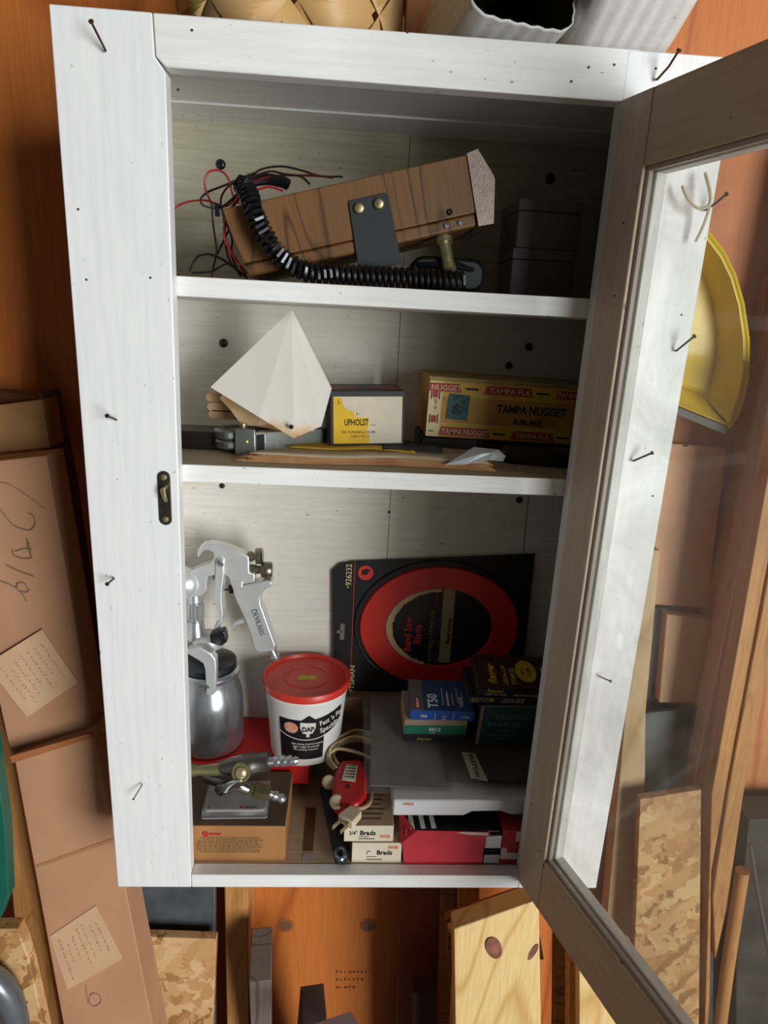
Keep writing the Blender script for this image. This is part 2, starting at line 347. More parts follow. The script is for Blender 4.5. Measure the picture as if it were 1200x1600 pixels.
# door: hinged at the right of the opening, swung 107 degrees; local x along the door, y away from its inner face
PHI = 1.2655; DM = Matrix.Translation((.419, 0, 0)) @ Matrix.Rotation(-PHI, 4, 'Z')
door = bpy.data.objects.new('door', None); SC.collection.objects.link(door); door.parent = cab; door.matrix_local = DM; W[door.name] = DM
door['label'] = 'open glazed cabinet door, its shaded inner side showing'
dt, db, dw, st, tr, brl = .9084, .0110, .414, .0440, .0625, .0715
def dpart(name, b, mt, **k): return b.build(name, mt, door, **k)
dpart('stile', MB().box(0.001, st, 0, .019, db, dt), DOORP, bev=.0012)
dpart('stile', MB().box(dw - st, dw, 0, .019, db, dt), DOORP, bev=.0012)
dpart('rail', MB().box(st + .0005, dw - st - .0005, .0003, .019, dt - tr, dt), DOORX, bev=.001)
dpart('rail', MB().box(st + .0005, dw - st - .0005, .0003, .019, db, db + brl), DOORX, bev=.001)
gx0, gx1, gz0, gz1 = st, dw - st, db + brl, dt - tr
BEAD = painted('white_bead_paint', '#d5d4cf', '#b8b4ab', 'Z', .6, .5)
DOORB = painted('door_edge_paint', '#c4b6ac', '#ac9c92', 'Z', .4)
for (x0, x1, z0, z1) in ((gx0, gx0 + .0045, gz0, gz1), (gx1 - .0045, gx1, gz0, gz1), (gx0, gx1, gz1 - .0045, gz1), (gx0, gx1, gz0, gz0 + .0045)):
    dpart('glazing_bead', MB().box(x0, x1, .004, .0095, z0, z1), DOORB, bev=.001)
for (x0, x1, z0, z1) in ((gx0, gx0 + .005, gz0, gz1), (gx1 - .005, gx1, gz0, gz1), (gx0, gx1, gz1 - .005, gz1), (gx0, gx1, gz0, gz0 + .005)):
    dpart('stop_strip', MB().box(x0, x1, .0125, .0245, z0, z1), BEAD, bev=.0012)
dpart('glass_pane', MB().box(gx0 + .001, gx1 - .001, .0098, .0122, gz0 + .001, gz1 - .001), glassmat('dusty_window_glass', (.96, .97, .95), .34, (1, 1, 1), 1.40, 9, (.34, .80)), label='dusty clear glass pane')
for s_, z in ((.028, .8), (.030, .735), (.033, .0885), (.045, .078)):
    dpart('nail_hole', MB().lathe([(.0011, 0), (.0011, .0003)], None, 8, Matrix.Translation((s_, 0, z)) @ Matrix.Rotation(PI / 2, 4, 'X')), BLK)

#@@
# ------------------------------------------------------------------ top shelf
CBW = wood('walnut_vinyl', '#74502b', '#483018', 'Z', 22, False, .42, .35, seed=9)
o = P(386, 428, y=.052); e = P(747, 348, y=.052); ang = math.atan2(e.z - o.z, e.x - o.x)
RM = Matrix.Translation((o.x, .052, Z1 + .004)) @ Matrix.Rotation(-ang, 4, 'Y')
L = (e - o).length; Hh = .068
cb = thing('radio_unit', 'woodgrain-cased two-way radio lying tilted on the top shelf', 'radio', RM)
def shear(b, k, ymid=0):           # the left end of the case slants
    for v in b.v: v.x -= k * v.z * max(0, 1 - v.x / .05)
    return b
b = MB().box(0, L, .0, .125, .013, Hh); shear(b, .12); b.build('case_cover', CBW, cb, bev=.0012)
b = MB().box(.001, L - .001, .0008, .124, .0, .0126); shear(b, .12); b.build('case_base', CBW, cb, bev=.0025)
bz = [(L, 0, -.001), (L + .0165, 0, -.0015), (L + .0245, 0, .0385), (L + .024, 0, .0435), (L + .012, 0, Hh + .003), (L, 0, Hh + .001)]
MB().prism([(x, -.0015, z) for x, _, z in bz], (0, .128, 0)).build('front_bezel', plain('brushed_bezel', '#c9b6a6', .3, 1, .2, 200, None, .1), cb, bev=.0004, label='brushed metal end bezel')
bx0, bx1 = .119, .160
br = MB().prism([(bx0, -.0005, .047), (bx0 + .002, -.0005, .0495), (bx1 - .002, -.0005, .0495), (bx1, -.0005, .047), (bx1 + .001, -.0005, -.019), (bx0 - .004, -.0005, -.024)], (0, -.0018, 0)).build('mounting_bracket', plain('black_bracket', '#232427', .55, 0, .15, 60), cb, bev=.0004, label='flat black mounting bracket with two brass bolts')
for x in (bx0 + .0095, bx1 - .011):
    MB().lathe([(.0058, -.001), (.0056, .002), (.0044, .0036), (.002, .0041)], None, 18, Matrix.Translation((x, -.0023, .0405)) @ Matrix.Rotation(PI / 2, 4, 'X')).build('bolt', BRASS, br, smooth=True)
for x, z, r, mt in ((L - .0265, .0185, .0032, BLK), (L - .032, .0065, .0026, STEEL), (L - .0175, .0065, .0026, STEEL)):
    MB().lathe([(r, -.0008), (r, .0008), (r * .55, .0016), (r * .3, .001)], None, 14, Matrix.Translation((x, -.0002, z)) @ Matrix.Rotation(PI / 2, 4, 'X')).build('screw', mt, cb, smooth=True)
# microphone with plug and coiled lead
mic = thing('hand_microphone', 'black hand microphone with coiled cord draped over the radio', 'microphone', (.27, .09, Z1))
b = MB().prism([(q[0], q[1], q[2]) for q in rrect(.238, .318, Z1 + .0015, Z1 + .036, .014, 5, .062)], (0, .05, 0)); b.build('body', BLK, mic, bev=.004, world=True)
MB().tube([(.246, .060, Z1 + .026), (.285, .058, Z1 + .028), (.305, .058, Z1 + .024)], [.003, .004, .002], None, 8).build('talk_button', RUB, mic, world=True, smooth=True)
path = [P(378, 288, y=.075), P(388, 302, y=.052), P(397, 330, y=.036), P(408, 358, y=.032), P(427, 388, y=.03), P(452, 412, y=.031), P(485, 426, y=.032)]
for px in (530, 570, 610, 650, 690, 728): path.append(Vector((P(px, 430, y=.033).x, .034, Z1 + .0105)))
cen = cr(path, 20); coil = []
acc = 0; u = Vector((0, 1, 0))
for i in range(len(cen) - 1):
    t = (cen[i + 1] - cen[i]); ln = t.length; t.normalize(); u = (u - t * u.dot(t)).normalized(); v = t.cross(u)
    sub = max(1, int(ln / .0006))
    for k in range(sub):
        q = cen[i] + (cen[i + 1] - cen[i]) * k / sub; a = 2 * PI * (acc + ln * k / sub) / .0062
        coil.append(q + (u * math.cos(a) + v * math.sin(a)) * .0083)
    acc += ln
MB().tube(coil, .0026, None, 6).build('coiled_cord', RUB, mic, world=True, smooth=True)
pl0 = P(692, 372, y=.062); pl1 = P(702, 424, y=.052); ax = (pl1 - pl0).normalized()
PM = frame(pl0, ax.cross(Vector((0, 1, 0))), ax)
g = MB(); g.lathe([(.006, -.006), (.006, 0), (.0098, .0004), (.0098, .0066), (.0072, .007), (.0068, .028), (.0076, .0285), (.0076, .034), (.0055, .0355), (.0045, .0365)], None, 12, PM); g.build('screw_plug', BRASS, mic, world=True, smooth=True, label='dull brass screw plug')
# loose wires behind the radio
RW = plain('red_wire', '#b32a2c', .4, 0, .1, 60); BW = plain('dark_wire', '#2a1713', .4, 0, .2, 60); MW = plain('maroon_wire', '#5c1a16', .4, 0, .2, 60)
wires = thing('wire_bundle', 'tangle of thin red and black wires spilling behind the radio', 'wires', (0, .12, Z1))
WR = [(RW, .0012, [(262, 336, .14), (285, 318, .14), (320, 313, .13), (352, 322, .12), (372, 306, .10)]),
      (RW, .0013, [(330, 318, .15), (320, 290, .15), (325, 270, .15), (342, 266, .15), (356, 278, .14), (364, 305, .12), (374, 318, .11)]),
      (RW, .0016, [(392, 300, .09), (372, 312, .08), (354, 340, .07), (351, 370, .07), (362, 395, .07), (375, 415, .07), (384, 428, .08)]),
      (BW, .0013, [(372, 302, .10), (345, 324, .12), (320, 322, .14), (313, 312, .15), (325, 300, .15), (350, 290, .14), (385, 275, .12), (400, 270, .11)]),
      (BW, .0013, [(390, 276, .11), (410, 264, .12), (440, 260, .13), (470, 266, .14), (500, 275, .15), (535, 276, .17)]),
      (BW, .0013, [(388, 280, .10), (420, 268, .12), (445, 272, .12), (470, 276, .13), (484, 288, .13)]),
      (MW, .0013, [(392, 284, .10), (430, 275, .12), (460, 274, .13), (500, 275, .14), (520, 278, .15)]),
      (MW, .0012, [(331, 318, .15), (333, 350, .15), (338, 390, .14), (333, 415, .13), (331, 432, .12)]),
      (BW, .0012, [(362, 348, .12), (350, 375, .12), (338, 400, .11), (332, 425, .10)]),
      (MW, .0012, [(380, 280, .11), (358, 290, .12), (345, 312, .13), (350, 345, .12), (352, 380, .11), (360, 410, .10), (378, 430, .09)]),
      (BW, .0014, [(296, 424, .12), (308, 402, .12), (325, 397, .11), (345, 404, .10), (366, 418, .09), (386, 434, .08)]),
      (BW, .0012, [(300, 426, .14), (330, 424, .13), (355, 412, .12), (372, 424, .1)]),
      (BW, .0013, [(348, 328, .12), (352, 345, .11), (362, 372, .1), (362, 400, .09), (376, 432, .08)]),
      (RW, .0013, [(402, 297, .1), (420, 292, .1), (442, 298, .1)])]
for mt, r, q in WR:
    pts = [P(a, b_, y=c) for a, b_, c in q]
    for p in pts: p.z = max(p.z, Z1 + r)
    MB().tube(cr(pts, 7), r, None, 6).build('wire', mt, wires, world=True, smooth=True)
MB().tube([P(338, 318, y=.12), P(340, 338, y=.12)], .0028, None, 8).build('wire_joint', plain('blue_grey_sleeve', '#3c4a55', .5), wires, world=True, smooth=True)
b = MB(); a = P(388, 284, y=.115); b.tube(cr([a, P(415, 280, y=.12), P(440, 284, y=.12), P(452, 290, y=.12)], 5), [.006] * 15 + [.004], None, 8); b.build('taped_bundle', BLK, wires, world=True, smooth=True)
# dried crumbs of packing, then the purple boxes
PUR = plain('dark_purple_card', '#6f5c67', .6, 0, .12, 26, '#63525c', .06)
o = P(795, 459, y=.095); wd = P(893, 462, y=.095).x - o.x
for nm, z, lb in (('low', Z1 + .0004, 'dark purple square box, the lower of two at the right end of the top shelf'), ('up', Z1 + .0532, 'dark purple square box, the upper of two at the right end of the top shelf')):
    t = thing('small_box', lb, 'box', Matrix.Translation((o.x + (.002 if nm == 'up' else 0), .095, z)) @ Matrix.Rotation(.03 if nm == 'up' else 0, 4, 'Z'), 'purple boxes on the top shelf')
    h = .0525 if nm == 'low' else .0500
    MB().box(.0005, wd - .0005, .0005, .08, 0, h - .012).build('body', PUR, t, bev=.001)
    MB().box(0, wd, 0, .081, h - .0115, h).build('lid', PUR, t, bev=.001)
t = thing('cloth_scrap', 'brown crumpled scrap at the left end of the top shelf', 'scrap', (0, 0, 0))
pts = [P(262, 432, y=.20), P(262, 410, y=.2), P(275, 413, y=.2), P(292, 424, y=.2), P(298, 432, y=.2)]
for p in pts: p.z = max(p.z, Z1)
bpy.data.objects.remove(t)
b = MB(); pl = [Vector((pts[0].x - .02, .15, Z1 + .0005)), Vector((pts[4].x, .15, Z1 + .0005)), Vector((pts[3].x, .15, Z1 + .006)), Vector((pts[2].x, .15, Z1 + .012)), Vector((pts[1].x - .015, .15, Z1 + .014))]
ob = b.prism(pl, (0, .05, 0)).build('cloth_scrap', plain('brown_rag', '#6e5a40', .9, 0, .3, 60, None, .5), None, bev=.004); tagit(ob, 'small crumpled brown rag at the left end of the top shelf', 'rag')

# ------------------------------------------------------------------ middle shelf
PAP = plain('white_filter_paper', '#eae4d8', .75, 0, .04, 18, '#e2d6c4'); PAPT = plain('tan_paper', '#d8b88c', .8, 0, .12, 26, '#bf9260')
Pstain, nt, bs_ = newmat('stained_filter_paper'); bs_.inputs['Roughness'].default_value = .8
tc = N(nt, 'ShaderNodeTexCoord'); sp = N(nt, 'ShaderNodeSeparateXYZ'); nt.links.new(tc.outputs['Object'], sp.inputs[0])
nn = noise(nt, tc.outputs['Object'], 60, 5, .6); ma = N(nt, 'ShaderNodeMath', operation='MULTIPLY_ADD'); nt.links.new(nn, ma.inputs[0]); ma.inputs[1].default_value = .03; nt.links.new(sp.outputs['Z'], ma.inputs[2])
nt.links.new(ramp(nt, ma.outputs[0], [(.042, lin('#b98450')), (.048, lin('#dcb98d')), (.060, lin('#e9e2d6'))]), bs_.inputs['Base Color'])
def sheet(name, mt, par, faces, pts, th=.0006, label=None):
    ids = sorted({i for f in faces for i in f})
    return MB().add([pts[i] for i in ids], [[ids.index(i) for i in f] for f in faces]).build(name, mt, par, world=True, solid=th, label=label)
cone = thing('paper_cone', 'folded white paper strainer cone standing with stained lower edge', 'paper cone', Matrix.Translation((.10, .10, Z2)))
def Q(px, py, y): return P(px, py, y=y)
ap = Q(456, 484, .115)
pts = [ap, Q(329, 605, .100), Q(405, 652, .070), Q(459, 685, .055), Q(502, 666, .062), Q(518, 607, .105)]
sheet('left_fold', Pstain, cone, [(0, 1, 2)], pts)
sheet('front_fold', Pstain, cone, [(0, 2, 3, 4)], pts)
sheet('right_fold', Pstain, cone, [(0, 4, 5)], pts)
pts = [Q(453, 500, .125), Q(343, 622, .125), Q(360, 640, .118), Q(377, 664, .11), Q(402, 666, .108), Q(430, 672, .10), Q(490, 674, .10), Q(510, 640, .12)]
sheet('inner_fold', PAPT, cone, [(0, 1, 2, 3, 4), (0, 4, 5, 6, 7)], pts, label='tan stained inner layer of folded paper')
pts = [Q(452, 520, .14), Q(352, 625, .14), Q(372, 657, .13), Q(394, 672, .13), Q(470, 676, .13), Q(505, 650, .14)]
sheet('back_fold', PAPT, cone, [(0, 1, 2, 3), (0, 3, 4, 5)], pts)
p = Q(455, 667, .0545); MB().lathe([(.0026, 0), (.0026, .0004)], None, 12, Matrix.Translation(p) @ Matrix.Rotation(PI / 2, 4, 'X')).build('hole', BLK, cone, world=True)
roll = thing('folded_paper', 'small folded tan paper tucked behind the left side of the cone', 'paper', Matrix.Translation(Q(340, 650, .16)))
for k, (a0, a1) in enumerate(((612, 628), (630, 641), (642, 652))):
    c0, c1 = Q(321 + 2 * k, (a0 + a1) / 2, .155), Q(400, (a0 + a1) / 2 + 4, .15)
    pr_ = [(c0 + Vector((.008 * (1 - math.cos(t_)), 0, .0058 * math.sin(t_)))) for t_ in (PI / 2, PI / 4, 0, -PI / 4, -PI / 2)]
    pr_ = [Vector((c1.x, c0.y, c0.z + .0058))] + [Vector((c0.x + .006 * (1 - math.cos(t_)), c0.y, c0.z + .0058 * math.sin(t_))) for t_ in (PI / 2, PI / 4, 0, -PI / 4, -PI / 2)] + [Vector((c1.x, c0.y, c0.z - .0058))]
    MB().prism(pr_, (0, .03, 0)).build('fold', PAPT, roll, world=True, bev=.0005)
# stapling plier
SG = plain('grey_tool_steel', '#8d9189', .38, .85, .2, 60, None, .05)
st_ = thing('stapler', 'grey metal stapler lying open-end forward under the paper cone', 'stapler', Matrix.Translation((.05, .10, Z2)))
zb = Z2 + .009
fx = P(372, 690, y=.085).x; fx1 = P(401, 690, y=.085).x; lx = P(334, 690, y=.1).x
arc = [Vector((lx + .016 - .016 * math.cos(a), .098 + .022 * math.sin(a), 0)) for a in [PI * k / 10 - PI / 2 for k in range(11)]]
outer = [(fx, .080), (lx + .018, .078), (lx + .006, .086), (lx, .100), (lx + .004, .118), (lx + .018, .128), (fx + .03, .132), (fx + .03, .122), (lx + .024, .119), (lx + .014, .112), (lx + .013, .102), (lx + .02, .094), (fx, .092)]
for nm, z0, z1 in (('lower_arm', zb - .004, zb + .007), ('upper_arm', zb + .0075, zb + .019)):
    MB().prism([(x, y, z0) for x, y in outer], (0, 0, z1 - z0)).build(nm, SG, st_, world=True, bev=.003)
MB().box(fx - .002, fx1, .074, .079, Z2 + .001, zb + .0225).build('front_plate', SG, st_, world=True, bev=.0012)
MB().lathe([(.0024, 0), (.0022, .001), (.001, .0014)], None, 14, Matrix.Translation((fx + .011, .074, zb + .008)) @ Matrix.Rotation(PI / 2, 4, 'X')).build('screw', BRASS, st_, world=True, smooth=True)
MM_ = Matrix.Translation((fx1 - .001, .074, zb - .006)) @ Matrix.Rotation(math.radians(38), 4, 'Z')
b = MB(); b.box(0, .016, 0, .004, 0, .0028, None, MM_); b.box(0, .016, 0, .004, .022, .0248, None, MM_); b.box(0, .0025, 0, .004, 0, .0248, None, MM_); b.box(.0135, .016, 0, .004, 0, .0248, None, MM_)
b.build('magazine_mouth', STEEL, st_, world=True, bev=.0005)
MB().box(.002, .014, .002, .006, .002, .023, None, MM_).build('magazine_slot', BLK, st_, world=True)
q0, q1 = P(408, 690, y=.084), P(512, 690, y=.135); dd_ = q1 - q0; dd_.z = 0
MB().box(0, dd_.length, 0, .013, 0, .0235, None, frame((q0.x, q0.y, zb - .005), dd_)).build('magazine', SG, st_, world=True, bev=.0015)
MB().tube([(fx + .004, .100, zb + .019), (fx + .004, .100, zb + .025)], .004, None, 10).build('adjuster', BRASS, st_, world=True)
# dark bar at the left
ob = MB().box(-.07, .058, .10, .15, Z2 + .0005, Z2 + .022).build('metal_tray', plain('dark_brown_metal', '#2b2320', .35, .4, .2, 40), None, bev=.002); tagit(ob, 'dark brown flat case at the left end of the middle shelf', 'case')
# wavy layers of paper bag
BAG = plain('kraft_bag', '#c79c6c', .75, 0, .15, 22, '#a97448', .15); BAGP = plain('printed_bag', '#d6c9b4', .7, 0, .1, 14, '#b8a181'); YEL = plain('yellow_bag_print', '#caa22c', .7, 0, .2, 20)
def wavy(name, x0, x1, y0, y1, z, amp, mt, par, seed, nx=26, ny=6, th=.0009, skew=0, taper=0):
    r_ = random.Random(seed); ph = [r_.uniform(0, 6) for _ in range(4)]; vs = []; fs = []
    for j in range(ny + 1):
        for i in range(nx + 1):
            u_ = i / nx; v_ = j / ny; x = x0 + (x1 - x0) * u_; y = y0 + (y1 - y0) * v_ + skew * u_ + .0035 * math.sin(7 * u_ + ph[3])
            zz = z + amp * (1 + .5 * math.sin(9 * u_ + ph[0]) + .5 * math.sin(4.2 * u_ + 2 * v_ + ph[1])) * (.3 + .7 * math.sin(PI * min(1, u_ * 1.1)))
            vs.append((x, y, zz))
    for j in range(ny):
        for i in range(nx): k = j * (nx + 1) + i; fs.append((k, k + 1, k + nx + 2, k + nx + 1))
    return MB().add(vs, fs).build(name, mt, par, world=True, solid=th, smooth=True)
bx0 = P(362, 716, y=.04).x; bx1 = P(775, 734, y=.04).x
bag = thing('flattened_paper_bag', 'creased flattened brown paper bag along the middle shelf edge', 'paper bag', Matrix.Translation((.15, .05, Z2)))
for k in range(5):
    wavy('layer', bx0 + .012 * (k % 2) + .004 * k, bx1 - .004 * (k % 3), .045 + .0045 * k, .165, Z2 + .0008 + .0011 * k, .0008 + .00035 * k, BAG if k < 4 else BAGP, bag, 3, taper=0)
wavy('printed_flap', P(450, 710, y=.08).x, P(650, 710, y=.08).x, .092, .17, Z2 + .0088, .0016, YEL, bag, 3)
wavy('dark_print', P(600, 710, y=.06).x, P(700, 710, y=.06).x, .095, .15, Z2 + .0112, .001, plain('dark_bag_print', '#2c2b2c', .6), bag, 5, 8, 4)
# crumpled white plastic
cp = [P(696, 727, y=.05), P(725, 727, y=.05), P(765, 720, y=.055), P(786, 722, y=.06), P(790, 714, y=.07), P(778, 704, y=.075), P(740, 700, y=.08), P(722, 712, y=.065), P(752, 711, y=.060), P(770, 709, y=.066)]
for p in cp: p.z += .001
ob = MB().add(cp, [(0, 1, 8, 7), (1, 2, 9, 8), (2, 3, 4, 9), (7, 8, 9, 5, 6), (9, 4, 5)]).build('plastic_scrap', plain('white_film', '#d7d9dc', .25, 0, .05, 20), None, solid=.0006); tagit(ob, 'crumpled white plastic film on the right end of the paper bag', 'plastic scrap')
ob = MB().prism([(.36, .10, Z2 + .0006), (.375, .09, Z2 + .0006), (.445, .075, Z2 + .0006), (.485, .09, Z2 + .0006), (.485, .13, Z2 + .0006), (.37, .13, Z2 + .0006)], (0, 0, .016)).build('tool_pouch', BLK, None, bev=.004); tagit(ob, 'black flat pouch below the right end of the cigar box', 'pouch')
ob = MB().box(.27, .49, .143, .23, Z2 + .0005, Z2 + .0205).build('flat_case', BLK, None, bev=.002); tagit(ob, 'black flat case under the yellow cigar box', 'case')
# upholstery tack box
o = P(516, 697, y=.112); x1 = P(632, 703, y=.112).x; hh = P(516, 617, y=.112).z - o.z + .005
URED = plain('dark_red_print', '#7d2b2a', .55, 0, .2, 30); UBLK = plain('black_print', '#1d1715', .55, 0, .2, 30)
tb = thing('tack_box', 'small red and black box with torn yellow and white front label', 'box', Matrix.Translation((o.x, .112, o.z)) @ Matrix.Rotation(-.035, 4, 'Y') @ Matrix.Rotation(.10, 4, 'Z'))
w_ = x1 - o.x; d_ = .085
MB().box(0, w_, 0, d_, 0, hh).build('carton', UBLK, tb, bev=.0008)
MB().box(w_, w_ + .0003, .002, d_ - .002, .001, hh - .004).build('side_print', URED, tb)
b = MB(); b.add([(.004, .002, hh + .0003), (w_ * .5, .034, hh + .0003), (.004, d_ - .004, hh + .0003)], [(0, 1, 2)]); b.add([(w_ - .004, .002, hh + .0003), (w_ * .5, .034, hh + .0003), (w_ - .004, d_ - .004, hh + .0003)], [(0, 1, 2)]); b.build('top_print', URED, tb)
MB().box(.004, w_ - .003, -.0003, 0, .003, hh - .007).build('front_label', plain('worn_white_label', '#d8cdb6', .75, 0, .1, 30), tb)
r_ = random.Random(4); yl = [(.004, .003)] + [(.004 + .045 + r_.uniform(-.002, .002), .003), (.048, .012), (.044, .018), (.047, .026), (.046, .034), (.030, .035), (.028, .042), (.020, .044), (.016, .050), (.014, hh - .009), (.004, hh - .007)]
MB().prism([(x, -.0003, z) for x, z in yl], (0, -.0002, 0)).build('torn_print', plain('bright_yellow_label', '#e3b513', .65, 0, .1, 50), tb, label='torn yellow half of the label')
b = MB(); b.text('UPHOLST', .011, FR(.017, .025, -.0006), None, sx=.62, bold=.02); b.text('....', .008, FR(.049, .025, -.0006)); b.text('THE GUNNER & CO. IN', .0042, FR(.013, .0155, -.0006), None, sx=.95); b.text('YORK 7 MO. Y', .0036, FR(.024, .0105, -.0006)); b.text('2-', .006, FR(.0085, hh - .016, -.0006)); b.text('1-', .006, FR(.031, .037, -.0006)); b.build('lettering', INK, tb)
# cigar box
o = P(664, 671, y=.14); x1 = o.x + .222; hh = P(663, 588, y=.14).z - Z2 - .0215
zc = Z2 + .0212; hh = P(663, 588, y=.14).z - zc
cg = thing('cigar_box', 'long yellow and red printed cigar box with blue stamp', 'cigar box', Matrix.Translation((o.x, .14, zc)) @ Matrix.Rotation(.02, 4, 'Y'))
CY = plain('cigar_yellow', '#c99a4a', .55, 0, .18, 22, '#b07f35'); CYB = plain('cigar_border', '#d9b04a', .55, 0, .1, 30); CR_ = plain('cigar_red', '#b3342c', .5, 0, .2, 30); CP = plain('cigar_cream', '#e6d2a0', .6, 0, .1, 30)
MB().box(0, .222, 0, .115, 0, hh).build('carton', CY, cg, bev=.002)
MB().box(-.0006, .2226, -.0008, .1158, hh - .0035, hh + .001).build('lid', plain('cigar_lid', '#b49a62', .6, 0, .3, 30), cg, bev=.0012)
s_ = hh / .072
b = MB()
b.box(.001, .221, -.0003, 0, hh - .022 * s_, hh - .0185 * s_, CYB); b.box(.001, .221, -.0003, 0, .0155 * s_, .019 * s_, CYB)
b.box(.001, .0175, -.0004, 0, .001, hh - .005, CP); b.box(.001, .221, -.0002, 0, .002, .0155 * s_, CYB); b.box(.001, .221, -.0002, 0, hh - .0185 * s_, hh - .0045, CYB)
b.build('border_print', None, cg)
for (x0, x1_, z0, z1) in ((.001, .041, hh - .0165 * s_, hh - .0065 * s_), (.069, .131, hh - .0165 * s_, hh - .0065 * s_), (.160, .221, hh - .0165 * s_, hh - .0065 * s_), (.017, .082, .0035, .0135 * s_), (.109, .165, .0035, .0135 * s_), (.193, .221, .0035, .0135 * s_)):
    b = MB(); b.prism([(x0, -.0004, z0), (x1_, -.0004, z0), (x1_ - .003, -.0004, z1), (x0 + (.003 if x0 > .002 else 0), -.0004, z1)], (0, -.0003, 0), CR_); b.build('red_band', None, cg)
b = MB()
b.box(.0055, .0125, -.0006, 0, .048 * s_, .057 * s_, CR_); b.box(.0055, .0125, -.0006, 0, .018 * s_, .0265 * s_, CR_)
b.box(.0035, .0048, -.0006, 0, .046 * s_, .058 * s_, INK); b.box(.0135, .0148, -.0006, 0, .046 * s_, .058 * s_, INK)
b.box(.0035, .0048, -.0006, 0, .017 * s_, .028 * s_, INK); b.box(.0135, .0148, -.0006, 0, .017 * s_, .028 * s_, INK)
for x in (.046, .135, .086, .168): 
    z = hh - .0125 * s_ if x in (.046, .135) else .0075
    b.box(x, x + .016, -.0006, 0, z, z + .0022, INK)
b.build('small_print', None, cg)['kind'] = 'stuff'
b = MB(); b.prism([(.0245, -.0004, .0235 * s_), (.0515, -.0004, .0225 * s_), (.0525, -.0004, .0525 * s_), (.026, -.0004, .054 * s_)], (0, -.0003, 0)); b.build('tax_stamp', plain('blue_stamp', '#4c7271', .7, 0, .35, 160, '#2f5057'), cg, label='torn blue-green paper stamp')
b = MB(); b.text('50', .014, FR(.042, .030 * s_, -.0009, PI / 2), None, sx=.8, bold=.02); b.text('TAMPA NUGGET', .0145, FR(.088, .0345 * s_, -.0005), None, sx=.80, bold=.03); b.text('SUBLIMES', .0098, FR(.110, .0215 * s_, -.0005), None, sx=.92, bold=.02)
b.text('50', .004, FR(.0115, .034 * s_, -.0007, PI / 2)); b.text('NET', .004, FR(.0115, .040 * s_, -.0007, PI / 2)); b.text('MILD', .003, FR(.004, .0065, -.0007)); b.build('dark_lettering', plain('faded_ink', '#3a2c1c', .7, 0, .3, 300), cg)
b = MB()
for s__, x, z, q in (('NUGGET', .003, hh - .0147 * s_, 1), ('TAMPA FLA.', .0765, hh - .0147 * s_, 1.08), ('TAMPA NUGGET', .1625, hh - .0147 * s_, .85), ('TAMPA NUGGET', .0205, .0052, .86), ('TAMPA FLA.', .116, .0052, .9), ('TAMPA', .197, .0052, .9)): b.text(s__, .0092, FR(x, z, -.0008), None, sx=q, bold=.01)
b.build('light_lettering', plain('pale_print', '#d8c29a', .6), cg)
# ------------------------------------------------------------------ bottom compartment, left
ZF = ZR - .001
TINZ = .080
REDP = plain('red_plastic', '#c01f1c', .4, 0, .12, 14)
tin = thing('red_case', 'bright red flat plastic case under the bucket and the spray gun', 'case', (.03, .2, ZF))
MB().box(-.060, .128, .175, .2545, ZF + .0005, TINZ - .0345).build('base', plain('dark_red_plastic', '#7d1715', .5), tin, bev=.003, world=True)
MB().box(-.068, .140, .138, .2555, TINZ - .034, TINZ).build('lid', REDP, tin, bev=.003, world=True)
# bucket
c = (P(407, 1075, y=.178) + P(550, 1075, y=.178)) / 2; RL = (P(550, 1075, y=.178).x - P(407, 1075, y=.178).x) / 2 * .965
BZ = TINZ + .0004; BH = .120
bk = thing('spackling_bucket', 'white plastic spackling bucket with red lid and black label', 'bucket', Matrix.Translation((c.x, .184, BZ)))
rb = RL * .80; rt = RL * .925
MB().lathe([(rb * .93, 0), (rb, .002), (rb + (rt - rb) * .5, BH * .5), (rt, BH * .85), (rt + .0005, BH * .86), (rt + .0022, BH * .865), (rt + .0020, BH - .008), (rt - .004, BH - .0078)], WPL, 56).build('tub', None, bk, smooth=True)
LIDM = plain('red_lid', '#d8392c', .38, 0, .12, 30, '#c5342b')
MB().lathe([(RL - .004, BH - .0115), (RL, BH - .0105), (RL + .0006, BH - .003), (RL - .001, BH), (RL - .0045, BH + .0003), (RL - .0065, BH - .0042), (RL * .52, BH - .0046), (RL * .50, BH - .0034), (RL * .46, BH - .0034), (RL * .45, BH - .0046), (.0, BH - .0046)], LIDM, 56).build('lid', None, bk, smooth=True, label='red snap lid with yellow price sticker')
MB().box(-.0135, .0135, -.0055, .0055, 0, .0003, None, TP(.001, -.002, BH - .0045, .12)).build('price_sticker', plain('yellow_sticker', '#c9b325', .6, 0, .15, 90, '#a8931c'), bk)
def onwall(b, r0, k, th0, zoff=0, lift=.0006):
    """wrap flat artwork (x along, y up) on the tapering tub; k = radius growth per height"""
    for v in b.v:
        a = th0 + v.x / r0; z = v.y * 1.05; r = r0 + k * (z - BH * .45) + lift + v.z
        v.xyz = Vector((r * math.sin(a), -r * math.cos(a), z))
    return b
kk = (rt - rb) / (BH * .85); rmid = rb + kk * BH * .45
def gridpatch(b, x0, x1, f0, f1, n=24, mt=None, lift=0):
    vs = []; 
    for i in range(n + 1):
        x = x0 + (x1 - x0) * i / n; vs += [(x, f0(x), lift), (x, f1(x), lift)]
    return b.add(vs, [(2 * i, 2 * i + 2, 2 * i + 3, 2 * i + 1) for i in range(n)], mt)
b = MB(); gridpatch(b, -.034, .060, lambda x: .046 + (x - .006) ** 2 * 5.5, lambda x: .076 if x < .012 else .076 + (x - .012) * .20, 26); gridpatch(b, -.034, .031, lambda x: .013, lambda x: .0445 + (x - .006) ** 2 * 5.5, 20)
gridpatch(b, -.001, .018, lambda x: .0755, lambda x: .0765 + .0075 * (1 - abs(x - .0085) / .0095), 12)
